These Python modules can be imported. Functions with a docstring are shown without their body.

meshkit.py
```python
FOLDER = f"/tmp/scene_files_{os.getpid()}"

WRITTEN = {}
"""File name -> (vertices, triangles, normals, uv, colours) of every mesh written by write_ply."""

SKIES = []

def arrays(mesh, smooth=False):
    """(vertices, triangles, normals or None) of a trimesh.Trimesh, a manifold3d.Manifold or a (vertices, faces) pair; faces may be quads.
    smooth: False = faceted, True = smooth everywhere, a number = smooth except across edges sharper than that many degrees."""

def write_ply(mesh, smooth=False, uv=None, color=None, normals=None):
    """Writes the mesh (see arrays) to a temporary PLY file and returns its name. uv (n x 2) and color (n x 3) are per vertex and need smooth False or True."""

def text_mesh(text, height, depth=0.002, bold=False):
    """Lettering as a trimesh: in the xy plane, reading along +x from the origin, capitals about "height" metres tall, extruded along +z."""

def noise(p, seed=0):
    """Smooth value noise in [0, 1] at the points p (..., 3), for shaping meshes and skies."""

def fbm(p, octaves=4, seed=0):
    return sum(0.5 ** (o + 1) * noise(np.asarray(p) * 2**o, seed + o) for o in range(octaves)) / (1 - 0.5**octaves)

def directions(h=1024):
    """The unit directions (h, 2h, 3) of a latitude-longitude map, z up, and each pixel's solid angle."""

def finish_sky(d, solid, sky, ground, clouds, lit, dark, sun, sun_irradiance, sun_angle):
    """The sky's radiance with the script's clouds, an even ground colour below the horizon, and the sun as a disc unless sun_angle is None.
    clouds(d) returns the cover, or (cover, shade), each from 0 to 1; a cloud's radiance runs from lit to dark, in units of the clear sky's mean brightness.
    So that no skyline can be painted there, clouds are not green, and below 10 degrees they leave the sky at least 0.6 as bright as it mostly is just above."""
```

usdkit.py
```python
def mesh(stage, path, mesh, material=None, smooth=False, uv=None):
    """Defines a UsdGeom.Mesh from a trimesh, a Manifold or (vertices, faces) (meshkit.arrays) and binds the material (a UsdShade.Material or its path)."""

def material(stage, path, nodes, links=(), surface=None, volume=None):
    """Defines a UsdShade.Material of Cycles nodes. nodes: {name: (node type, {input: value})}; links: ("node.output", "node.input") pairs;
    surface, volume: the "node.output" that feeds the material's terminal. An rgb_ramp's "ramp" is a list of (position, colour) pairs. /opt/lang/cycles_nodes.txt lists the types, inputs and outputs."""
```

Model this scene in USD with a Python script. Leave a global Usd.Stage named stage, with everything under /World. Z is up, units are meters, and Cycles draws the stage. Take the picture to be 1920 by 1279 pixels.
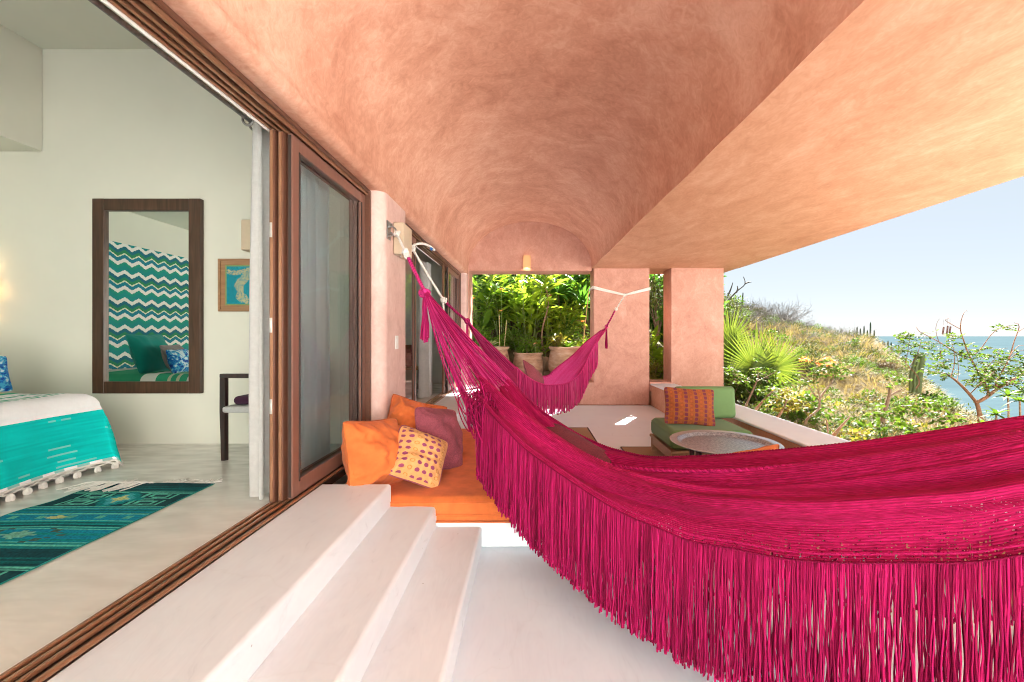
import math, random
import numpy as np
import trimesh
from shapely.geometry import Polygon, box as sbox
from shapely import affinity
from scipy.spatial import cKDTree
from pxr import Usd, UsdGeom, UsdLux, UsdShade, Gf, Sdf, Vt
import usdkit, meshkit

rng = np.random.default_rng(7)
PI = math.pi
stage = Usd.Stage.CreateInMemory()
UsdGeom.SetStageUpAxis(stage, 'Z')
UsdGeom.SetStageMetersPerUnit(stage, 1.0)
UsdGeom.Xform.Define(stage, '/World')
UsdGeom.Scope.Define(stage, '/World/Looks')

# ------------------------------------------------------------ camera, sky, sun, exposure
EYE = 1.49            # eye height above the terrace floor
FOC, VX, VY = 800.0, 993.0, 630.0
EXPOSURE = 3.25
SKY_STRENGTH, SUN_INTENSITY = 0.07, 1.25
SUN = np.array([0.40, 0.70, 0.72]); SUN = SUN / np.linalg.norm(SUN)

cam = UsdGeom.Camera.Define(stage, '/World/camera')
cam.CreateFocalLengthAttr(15.0)
cam.CreateHorizontalApertureAttr(36.0)
cam.CreateVerticalApertureAttr(36.0 * 682 / 1024)
cam.CreateHorizontalApertureOffsetAttr(-(VX - 960) / 1920 * 36.0)
cam.CreateVerticalApertureOffsetAttr((VY - 639.5) / 1920 * 36.0)
cam.CreateClippingRangeAttr(Gf.Vec2f(0.05, 100000))
cam.CreateExposureAttr(EXPOSURE)
cam.AddTranslateOp().Set(Gf.Vec3d(0, 0, EYE))
cam.AddRotateXOp().Set(90.0)

sun = UsdLux.DistantLight.Define(stage, '/World/sun')
sun.CreateNormalizeAttr(True)
sun.CreateIntensityAttr(SUN_INTENSITY)
sun.CreateAngleAttr(0.5)
sun.CreateColorAttr(Gf.Vec3f(1.0, 0.97, 0.925))
el, az = math.asin(SUN[2]), math.atan2(SUN[0], SUN[1])
sun.AddRotateZOp().Set(-math.degrees(az))
sun.AddRotateXOp().Set(math.degrees(el) - 90 + 180 - 180)
mt = Gf.Matrix4d().SetLookAt(Gf.Vec3d(*map(float, SUN * 10)), Gf.Vec3d(0, 0, 0), Gf.Vec3d(0, 0, 1)).GetInverse()
sun.ClearXformOpOrder()
sun.AddTransformOp(opSuffix='aim').Set(mt)

sky = UsdLux.DomeLight.Define(stage, '/World/sky')
skm = usdkit.material(stage, '/World/Looks/sky', {
    's': ('sky_texture', {'sky_type': 'single_scattering', 'sun_disc': False, 'sun_elevation': float(el), 'sun_rotation': float(az),
                          'altitude': 60.0, 'air_density': 0.5, 'aerosol_density': 0.25, 'ozone_density': 1.0}),
    'h': ('hsv', {'saturation': 1.5, 'hue': 0.485}), 'ga': ('gamma', {'gamma': 0.20}),
    'b': ('background_shader', {'strength': SKY_STRENGTH})}, [('s.color', 'ga.color'), ('ga.color', 'h.color'), ('h.color', 'b.color')], surface='b.background')
UsdShade.MaterialBindingAPI.Apply(sky.GetPrim()).Bind(skm)
sky.GetPrim().SetCustomDataByKey('kind', 'structure')
sky.GetPrim().SetCustomDataByKey('label', 'pale clear blue daytime sky above the sea')


def at(px, py, Y=None, X=None, Z=None):
    """The point of the place that lies in the direction of a measured pixel, at a depth Y, on a wall X or on a level Z."""
    rx, rz = (px - VX) / FOC, (VY - py) / FOC
    if Y is None:
        Y = X / rx if X is not None else (Z - EYE) / rz
    return np.array([rx * Y, Y, EYE + rz * Y])


# ------------------------------------------------------------ materials
def M(name, nodes, links, surface='p.BSDF'):
    return usdkit.material(stage, '/World/Looks/' + name, nodes, links, surface=surface)


def plain(name, col, rough=0.6, var=0.0, scale=8.0, bump=0.0, bscale=60.0, metallic=0.0, spec=0.5, sheen=0.0, stretch=(1, 1, 1), coat=0.0, detail=5.0):
    """One colour with noise of tone and a fine relief, in world coordinates."""
    c = np.array(col, float)
    nodes = {'g': ('geometry', {}), 'm': ('mapping', {'scale': stretch}),
             'n': ('noise_texture', {'scale': scale, 'detail': detail, 'roughness': 0.6}),
             'r': ('rgb_ramp', {'ramp': [(0.25, c * (1 - var)), (0.75, np.minimum(c * (1 + var), 1))]}),
             'n2': ('noise_texture', {'scale': bscale, 'detail': 4.0}),
             'b': ('bump', {'strength': bump, 'distance': 0.01}),
             'p': ('principled_bsdf', {'roughness': rough, 'metallic': metallic, 'specular_ior_level': spec, 'sheen_weight': sheen, 'coat_weight': coat})}
    links = [('g.position', 'm.vector'), ('m.vector', 'n.vector'), ('n.fac', 'r.fac'), ('r.color', 'p.base_color')]
    if bump:
        links += [('m.vector', 'n2.vector'), ('n2.fac', 'b.height'), ('b.normal', 'p.normal')]
    return M(name, nodes, links)


def plaster(name, a, b, c, scale=2.2, stretch=(1, 1, 1), bump=0.25):
    """Hand trowelled coloured plaster: cloudy patches, short strokes and a slight relief."""
    a, b, c = (np.array(x, float) for x in (a, b, c))
    nodes = {'g': ('geometry', {}), 'm': ('mapping', {'scale': stretch}),
             'w': ('noise_texture', {'scale': 1.3, 'detail': 3.0}),
             'n': ('noise_texture', {'scale': scale, 'detail': 9.0, 'roughness': 0.68, 'distortion': 0.9}),
             'n2': ('noise_texture', {'scale': scale * 5.0, 'detail': 7.0, 'roughness': 0.72, 'distortion': 1.6}),
             'x': ('mix_color', {'fac': 0.45}), 'n3': ('noise_texture', {'scale': scale * 0.28, 'detail': 3.0, 'roughness': 0.6}), 'x3': ('mix_color', {'fac': 0.25}),
             'r': ('rgb_ramp', {'ramp': [(0.39, a), (0.5, b), (0.61, c)]}),
             'nb': ('noise_texture', {'scale': 14.0, 'detail': 8.0, 'roughness': 0.65, 'distortion': 0.6}),
             'b': ('bump', {'strength': bump, 'distance': 0.012}),
             'p': ('principled_bsdf', {'roughness': 0.62, 'specular_ior_level': 0.3})}
    links = [('g.position', 'm.vector'), ('m.vector', 'n.vector'), ('m.vector', 'n2.vector'), ('n.color', 'x.a'), ('n2.color', 'x.b'), ('x.result', 'r.fac'),
             ('r.color', 'p.base_color'), ('m.vector', 'nb.vector'), ('nb.fac', 'b.height'), ('b.normal', 'p.normal')]
    nodes['bw'] = ('rgb_to_bw', {})
    links = [l for l in links if l != ('x.result', 'r.fac')] + [('x.result', 'x3.a'), ('m.vector', 'n3.vector'), ('n3.color', 'x3.b'), ('x3.result', 'bw.color'), ('bw.val', 'r.fac')]
    return M(name, nodes, links)


def leafmat(name, dark, light, trans=0.45, rough=0.45, back=1.0):
    """Leaves: every leaf its own tone, and light shining through."""
    nodes = {'g': ('geometry', {}), 'tn': ('attribute', {'attribute': 'tone'}), 'r': ('rgb_ramp', {'ramp': [(0.0, dark), (1.0, light)]}),
             'n': ('noise_texture', {'scale': 6.0, 'detail': 2.0}), 'mx': ('math', {'math_type': 'multiply_add', 'value2': 0.5, 'value3': -0.05}),
             'ad': ('math', {'math_type': 'multiply_add', 'value2': 0.7}),
             'p': ('principled_bsdf', {'roughness': rough, 'specular_ior_level': 0.25}),
             'ml': ('mix_color', {'blend_type': 'multiply', 'fac': 1.0, 'b': (1.25 * back, 1.15 * back, 0.55 * back), 'use_clamp': False}),
             't': ('translucent_bsdf', {}), 'x': ('mix_closure', {'fac': trans})}
    links = [('g.position', 'n.vector'), ('n.fac', 'mx.value1'), ('tn.fac', 'ad.value1'), ('mx.value', 'ad.value3'), ('ad.value', 'r.fac'),
             ('r.color', 'p.base_color'), ('r.color', 'ml.a'), ('ml.result', 't.color'), ('p.BSDF', 'x.closure1'), ('t.BSDF', 'x.closure2')]
    return M(name, nodes, links, 'x.closure')


def printed(name, rough=0.85, sheen=0.05, weave=320.0, bump=0.25, var=0.12, trans=0.0):
    """Cloth or wall print whose colours are a vertex colour (the print itself), with a fine weave."""
    nodes = {'a': ('attribute', {'attribute': 'Cd'}), 'g': ('geometry', {}), 'n': ('noise_texture', {'scale': 40.0, 'detail': 6.0, 'roughness': 0.7}),
             'r': ('rgb_ramp', {'ramp': [(0.2, (1 - 2 * var,) * 3), (0.8, (1.0,) * 3)]}), 'm': ('mix_color', {'blend_type': 'multiply', 'fac': 1.0}),
             'w': ('noise_texture', {'scale': weave, 'detail': 2.0}), 'b': ('bump', {'strength': bump, 'distance': 0.003}),
             'p': ('principled_bsdf', {'roughness': rough, 'sheen_weight': sheen, 'specular_ior_level': 0.2})}
    links = [('g.position', 'n.vector'), ('n.fac', 'r.fac'), ('a.color', 'm.a'), ('r.color', 'm.b'), ('m.result', 'p.base_color'),
             ('g.position', 'w.vector'), ('w.fac', 'b.height'), ('b.normal', 'p.normal')]
    return M(name, nodes, links)


def wood(name, a, b, axis=2, scale=3.0, rough=0.45, coat=0.0):
    st = [14.0, 14.0, 14.0]; st[axis] = 1.0
    nodes = {'g': ('geometry', {}), 'm': ('mapping', {'scale': tuple(st)}), 'n': ('noise_texture', {'scale': scale, 'detail': 8.0, 'roughness': 0.65, 'distortion': 1.2}),
             'r': ('rgb_ramp', {'ramp': [(0.3, a), (0.7, b)]}), 'b': ('bump', {'strength': 0.15, 'distance': 0.004}),
             'p': ('principled_bsdf', {'roughness': rough, 'coat_weight': coat})}
    return M(name, nodes, [('g.position', 'm.vector'), ('m.vector', 'n.vector'), ('n.fac', 'r.fac'), ('r.color', 'p.base_color'), ('n.fac', 'b.height'), ('b.normal', 'p.normal')])


L = {}
L['vault'] = plaster('vault_plaster', (0.47, 0.205, 0.13), (0.64, 0.33, 0.225), (0.78, 0.485, 0.36), 2.4, (1, 1, 1))
L['soffit'] = plaster('soffit_plaster', (0.45, 0.195, 0.11), (0.565, 0.28, 0.17), (0.66, 0.375, 0.255), 2.6, (1.6, 0.8, 1))
L['wall'] = plaster('wall_plaster', (0.53, 0.325, 0.275), (0.67, 0.455, 0.40), (0.77, 0.575, 0.52), 2.0, (1, 1, 0.8))
L['column'] = plaster('shaded_plaster', (0.39, 0.175, 0.125), (0.52, 0.26, 0.195), (0.64, 0.37, 0.29), 2.2, (1, 1, 0.85))  # same plaster darkened: shade of end wall and columns put into the colour
def cement(name, a, b, c, scale):
    """Polished cement: cloudy tone, trowel sweeps, small dark pits, a few hairline cracks, uneven polish."""
    a, b, c = (np.array(x, float) for x in (a, b, c))
    nodes = {'g': ('geometry', {}), 'n': ('noise_texture', {'scale': scale, 'detail': 8.0, 'roughness': 0.6, 'distortion': 0.8}),
             'm2': ('mapping', {'scale': (3.0, 0.8, 1.5), 'rotation': (0, 0, 0.5)}), 'n2': ('noise_texture', {'scale': 4.0, 'detail': 7.0, 'roughness': 0.65, 'distortion': 2.0}), 'x': ('mix_float', {'fac': 0.42}),
             'r': ('rgb_ramp', {'ramp': [(0.36, a), (0.5, b), (0.64, c)]}),
             'v': ('voronoi_texture', {'scale': 7.0}), 'vr': ('rgb_ramp', {'ramp': [(0.0, (0.45, 0.42, 0.40)), (0.022, (0.55, 0.52, 0.5)), (0.035, (1, 1, 1))]}),
             'nd': ('noise_texture', {'scale': 3.0, 'detail': 4.0, 'distortion': 0.5}), 'ds': ('vector_math', {'math_type': 'multiply_add', 'vector2': (0.35, 0.35, 0.35)}),
             'vc': ('voronoi_texture', {'scale': 0.55, 'feature': 'distance_to_edge'}), 'cr': ('rgb_ramp', {'ramp': [(0.0, (0.80, 0.77, 0.75)), (0.0022, (0.86, 0.84, 0.82)), (0.0045, (1, 1, 1))]}),
             'm1': ('mix_color', {'blend_type': 'multiply', 'fac': 0.8}), 'm3': ('mix_color', {'blend_type': 'multiply', 'fac': 0.13}),
             'mr': ('map_range', {'from_min': 0.35, 'from_max': 0.65, 'to_min': 0.34, 'to_max': 0.62}), 'b': ('bump', {'strength': 0.12, 'distance': 0.01}),
             'p': ('principled_bsdf', {'specular_ior_level': 0.35})}
    links = [('g.position', 'n.vector'), ('g.position', 'm2.vector'), ('m2.vector', 'n2.vector'), ('n.fac', 'x.a'), ('n2.fac', 'x.b'), ('x.result', 'r.fac'), ('g.position', 'v.vector'), ('v.distance', 'vr.fac'),
             ('g.position', 'nd.vector'), ('nd.color', 'ds.vector1'), ('g.position', 'ds.vector3'), ('ds.vector', 'vc.vector'), ('vc.distance', 'cr.fac'),
             ('r.color', 'm1.a'), ('vr.color', 'm1.b'), ('m1.result', 'm3.a'), ('cr.color', 'm3.b'), ('m3.result', 'p.base_color'), ('n2.fac', 'mr.value'), ('mr.result', 'p.roughness'), ('n2.fac', 'b.height'), ('b.normal', 'p.normal')]
    return M(name, nodes, links)


L['floor'] = cement('floor_cement', (0.69, 0.765, 0.845), (0.735, 0.815, 0.89), (0.77, 0.85, 0.92), 0.9)
L['steps'] = cement('step_cement', (0.695, 0.75, 0.805), (0.745, 0.805, 0.855), (0.785, 0.845, 0.89), 1.1)
L['roomfloor'] = M('room_floor', {'g': ('geometry', {}), 'm': ('mapping', {'scale': (1.0, 3.0, 1.0)}), 'n': ('noise_texture', {'scale': 1.6, 'detail': 8.0, 'roughness': 0.62, 'distortion': 1.0}),
    'r': ('rgb_ramp', {'ramp': [(0.3, (0.66, 0.65, 0.59)), (0.7, (0.77, 0.76, 0.71))]}), 'p': ('principled_bsdf', {'roughness': 0.22, 'specular_ior_level': 0.45}),
    'nr': ('noise_texture', {'scale': 4.0, 'detail': 4.0}), 'mr': ('map_range', {'from_min': 0.3, 'from_max': 0.7, 'to_min': 0.16, 'to_max': 0.34})},
    [('g.position', 'm.vector'), ('m.vector', 'n.vector'), ('n.fac', 'r.fac'), ('r.color', 'p.base_color'), ('m.vector', 'nr.vector'), ('nr.fac', 'mr.value'), ('mr.result', 'p.roughness')])
L['roomwall'] = plain('room_wall', (0.72, 0.715, 0.62), 0.8, 0.03, 1.5, 0.05, 30.0)
L['frame'] = wood('bronze_door_frame', (0.105, 0.043, 0.026), (0.135, 0.056, 0.033), 1, 2.0, 0.34)
L['rail'] = plain('bronze_rail', (0.36, 0.18, 0.10), 0.24, 0.10, 6.0, metallic=0.45, coat=0.3)
L['darkgap'] = plain('dark_track', (0.025, 0.014, 0.010), 0.5)
L['stile'] = wood('brown_door_stile', (0.19, 0.090, 0.064), (0.225, 0.108, 0.078), 2, 2.0, 0.38)
L['steel'] = plain('brushed_steel', (0.55, 0.54, 0.52), 0.35, 0.1, 30.0, metallic=1.0)
L['walnut'] = wood('walnut', (0.030, 0.014, 0.008), (0.105, 0.052, 0.028), 2, 1.4, 0.42)
L['dark_wood'] = wood('dark_wood', (0.018, 0.008, 0.007), (0.04, 0.018, 0.014), 2, 2.0, 0.4)
L['teak'] = wood('teak', (0.26, 0.135, 0.06), (0.40, 0.22, 0.11), 0, 2.0, 0.55)
L['mirror'] = M('mirror_glass', {'p': ('glossy_bsdf', {'color': (0.80, 0.86, 0.83), 'roughness': 0.0})}, [], 'p.BSDF')
L['glass'] = M('door_glass', {'f': ('fresnel', {'IOR': 1.36}), 't': ('transparent_bsdf', {'color': (0.93, 0.96, 0.97)}), 'g': ('glossy_bsdf', {'roughness': 0.0, 'color': (0.9, 0.9, 0.9)}), 'x': ('mix_closure', {})},
    [('f.fac', 'x.fac'), ('t.BSDF', 'x.closure1'), ('g.BSDF', 'x.closure2')], 'x.closure')
def cloth(name, col, trans=0.0, rough=0.9, var=0.08, sheen=0.06, weave=420.0, bump=0.2, scale=30.0):
    c = np.array(col, float)
    nodes = {'g': ('geometry', {}), 'n': ('noise_texture', {'scale': scale, 'detail': 6.0, 'roughness': 0.7}), 'r': ('rgb_ramp', {'ramp': [(0.25, c * (1 - var)), (0.75, np.minimum(1, c * (1 + var)))]}),
             'w': ('noise_texture', {'scale': weave, 'detail': 2.0}), 'b': ('bump', {'strength': bump, 'distance': 0.003}),
             'p': ('principled_bsdf', {'roughness': rough, 'sheen_weight': sheen, 'specular_ior_level': 0.2}), 't': ('translucent_bsdf', {}), 'x': ('mix_closure', {'fac': trans})}
    return M(name, nodes, [('g.position', 'n.vector'), ('n.fac', 'r.fac'), ('r.color', 'p.base_color'), ('r.color', 't.color'), ('g.position', 'w.vector'), ('w.fac', 'b.height'),
                           ('b.normal', 'p.normal'), ('p.BSDF', 'x.closure1'), ('t.BSDF', 'x.closure2')], 'x.closure')
L['linen'] = cloth('white_linen', (0.60, 0.595, 0.58), 0.35)
L['sheer'] = M('sheer_curtain', {'t': ('transparent_bsdf', {}), 'd': ('diffuse_bsdf', {'color': (0.90, 0.92, 0.93)}), 'l': ('translucent_bsdf', {'color': (0.90, 0.92, 0.93)}), 'x': ('mix_closure', {'fac': 0.45}), 'y': ('mix_closure', {'fac': 0.12})},
    [('d.BSDF', 'x.closure1'), ('l.BSDF', 'x.closure2'), ('x.closure', 'y.closure1'), ('t.BSDF', 'y.closure2')], 'y.closure')
L['orange'] = cloth('orange_velvet', (0.68, 0.165, 0.042), 0, 0.85, 0.22, 0.08, 300, 0.3, 6.0)
L['orange_dark'] = cloth('orange_piping', (0.44, 0.115, 0.035), 0, 0.85, 0.1, 0.05)
L['mauve'] = cloth('mauve_cloth', (0.29, 0.070, 0.095), 0, 0.9, 0.6, 0.05, 200, 0.4, 130.0)
L['maroon'] = cloth('maroon_cloth', (0.135, 0.026, 0.035), 0, 0.9, 0.35, 0.03, 200, 0.4, 90.0)
L['green'] = cloth('green_canvas', (0.115, 0.205, 0.075), 0, 0.7, 0.05, 0.1, 500, 0.12)
L['teal'] = cloth('teal_cotton', (0.006, 0.235, 0.20), 0, 0.9, 0.08)
L['grey'] = cloth('grey_linen', (0.20, 0.185, 0.185), 0, 0.9, 0.1)
L['purple'] = cloth('purple_cloth', (0.045, 0.015, 0.035), 0, 0.9, 0.1)
L['print'] = printed('printed_cloth')
L['woven'] = printed('woven_wool', 0.95, 0.0, 160.0, 0.5, 0.15)
L['walltex'] = printed('printed_wall_cloth', 0.8, 0.1, 300.0, 0.1, 0.05)
L['art'] = printed('beaded_art', 0.6, 0.0, 220.0, 0.6, 0.2)
L['whiteplaster'] = plain('white_plaster', (0.80, 0.79, 0.75), 0.7, 0.03, 3.0, 0.05)
L['whitecord'] = cloth('white_cord', (0.80, 0.78, 0.73), 0.1, 0.9, 0.12, 0.2, 500, 0.4)
L['plastic'] = plain('white_plastic', (0.80, 0.79, 0.76), 0.35)
L['sconce'] = cloth('sconce_shade', (0.72, 0.60, 0.44), 0.25, 0.7, 0.04)
L['sconce_lit'] = M('sconce_lit', {'d': ('diffuse_bsdf', {'color': (0.5, 0.30, 0.17)}), 'e': ('emission', {'color': (1.0, 0.42, 0.12), 'strength': 0.055}), 'x': ('add_closure', {})}, [('d.BSDF', 'x.closure1'), ('e.emission', 'x.closure2')], 'x.closure')
L['bulb'] = M('lamp_bulb', {'e': ('emission', {'color': (1.0, 0.72, 0.40), 'strength': 11.0})}, [], 'e.emission')
L['hook'] = plain('hook_steel', (0.30, 0.29, 0.28), 0.4, 0.3, 60.0, metallic=0.9)
L['clay'] = M('clay_pot', {'g': ('geometry', {}), 'm': ('mapping', {'scale': (1, 1, 3)}), 'n': ('noise_texture', {'scale': 3.0, 'detail': 8.0, 'roughness': 0.65}),
    'r': ('rgb_ramp', {'ramp': [(0.3, (0.20, 0.13, 0.09)), (0.5, (0.40, 0.25, 0.16)), (0.68, (0.50, 0.38, 0.29))]}), 'b': ('bump', {'strength': 0.3, 'distance': 0.01}), 'p': ('principled_bsdf', {'roughness': 0.85, 'specular_ior_level': 0.2})},
    [('g.position', 'm.vector'), ('m.vector', 'n.vector'), ('n.fac', 'r.fac'), ('r.color', 'p.base_color'), ('n.fac', 'b.height'), ('b.normal', 'p.normal')])
L['rock'] = plain('ochre_rock', (0.36, 0.25, 0.17), 0.9, 0.35, 3.0, 0.6, 12.0)
L['tray'] = M('beaten_tin', {'g': ('geometry', {}), 'v': ('voronoi_texture', {'scale': 75.0}), 'n': ('noise_texture', {'scale': 45.0, 'detail': 5.0, 'roughness': 0.75}),
    'r': ('rgb_ramp', {'ramp': [(0.35, (0.12, 0.15, 0.19)), (0.6, (0.42, 0.50, 0.58))]}), 'b': ('bump', {'strength': 0.35, 'distance': 0.004}), 'p': ('principled_bsdf', {'metallic': 0.6, 'roughness': 0.32})},
    [('g.position', 'v.vector'), ('g.position', 'n.vector'), ('n.fac', 'r.fac'), ('r.color', 'p.base_color'), ('v.distance', 'b.height'), ('b.normal', 'p.normal')])
L['tray_rim'] = plain('tin_rim', (0.52, 0.58, 0.64), 0.25, 0.12, 30.0, 0.1, 80.0, metallic=0.6)
L['jute'] = plain('jute', (0.36, 0.225, 0.125), 0.95, 0.2, 90.0, 0.7, 180.0)
L['dark_band'] = plain('dark_binding', (0.05, 0.035, 0.03), 0.9)
L['bark'] = plain('bark', (0.20, 0.13, 0.085), 0.9, 0.3, 20.0, 0.5, 50.0)
L['red_bark'] = plain('reddish_bark', (0.22, 0.105, 0.055), 0.85, 0.3, 20.0, 0.5, 50.0)
L['grey_twig'] = plain('grey_twig', (0.12, 0.10, 0.085), 0.9, 0.25, 10.0)
L['stem'] = plain('green_stem', (0.16, 0.22, 0.06), 0.6, 0.3, 8.0)
L['cactus'] = plain('cactus_skin', (0.12, 0.15, 0.055), 0.7, 0.35, 9.0, 0.5, 40.0)
L['cactus_far'] = plain('far_cactus_skin', (0.075, 0.105, 0.06), 0.8, 0.2, 5.0)
L['ginger'] = leafmat('ginger_leaf', (0.13, 0.25, 0.025), (0.33, 0.46, 0.06), 0.6)
L['deep'] = leafmat('deep_leaf', (0.04, 0.135, 0.02), (0.11, 0.28, 0.045), 0.45, 0.3)
L['fresh'] = leafmat('fresh_leaf', (0.035, 0.085, 0.010), (0.095, 0.165, 0.024), 0.42, 0.6)
L['garden'] = leafmat('garden_leaf', (0.07, 0.17, 0.018), (0.20, 0.34, 0.045), 0.5, 0.45, 0.8)
L['olive'] = leafmat('olive_leaf', (0.032, 0.048, 0.013), (0.085, 0.10, 0.030), 0.35, 0.7)
L['yellowing'] = leafmat('yellowing_leaf', (0.10, 0.12, 0.018), (0.22, 0.20, 0.04), 0.42, 0.6)
L['palm'] = leafmat('palm_leaf', (0.055, 0.10, 0.013), (0.145, 0.195, 0.035), 0.38, 0.5)
L['straw'] = leafmat('dry_grass', (0.16, 0.12, 0.06), (0.35, 0.285, 0.165), 0.3, 0.8, 0.85)
L['brown'] = leafmat('dry_leaf', (0.07, 0.045, 0.026), (0.16, 0.11, 0.068), 0.25, 0.8, 0.8)
L['flower'] = leafmat('orange_flower', (0.62, 0.17, 0.06), (0.75, 0.36, 0.16), 0.4)
L['cream'] = leafmat('variegated_leaf', (0.25, 0.33, 0.16), (0.55, 0.58, 0.38), 0.4)
L['pod'] = plain('seed_pod', (0.10, 0.04, 0.03), 0.7, 0.2)
L['ground'] = M('hill_ground', {'g': ('geometry', {}), 'n': ('noise_texture', {'scale': 0.55, 'detail': 9.0, 'roughness': 0.7}), 'n2': ('noise_texture', {'scale': 7.0, 'detail': 6.0, 'roughness': 0.7}),
    'x': ('mix_float', {'fac': 0.45}), 'r': ('rgb_ramp', {'ramp': [(0.36, (0.05, 0.045, 0.022)), (0.48, (0.11, 0.09, 0.045)), (0.6, (0.19, 0.155, 0.085))]}), 'b': ('bump', {'strength': 0.8, 'distance': 0.08}),
    'p': ('principled_bsdf', {'roughness': 0.95, 'specular_ior_level': 0.1})},
    [('g.position', 'n.vector'), ('g.position', 'n2.vector'), ('n.fac', 'x.a'), ('n2.fac', 'x.b'), ('x.result', 'r.fac'), ('r.color', 'p.base_color'), ('n2.fac', 'b.height'), ('b.normal', 'p.normal')])
L['water'] = M('sea_water', {'g': ('geometry', {}), 'm': ('mapping', {'scale': (0.05, 0.11, 1)}), 'n': ('noise_texture', {'scale': 1.0, 'detail': 8.0, 'roughness': 0.6}), 'b': ('bump', {'strength': 0.35, 'distance': 3.0}),
    'n2': ('noise_texture', {'scale': 0.012, 'detail': 4.0}), 'r': ('rgb_ramp', {'ramp': [(0.35, (0.036, 0.057, 0.066)), (0.7, (0.048, 0.074, 0.083))]}),
    'p': ('principled_bsdf', {'roughness': 0.5, 'ior': 1.33, 'specular_ior_level': 0.0})},
    [('g.position', 'm.vector'), ('m.vector', 'n.vector'), ('n.fac', 'b.height'), ('b.normal', 'p.normal'), ('g.position', 'n2.vector'), ('n2.fac', 'r.fac'), ('r.color', 'p.base_color')])


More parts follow.
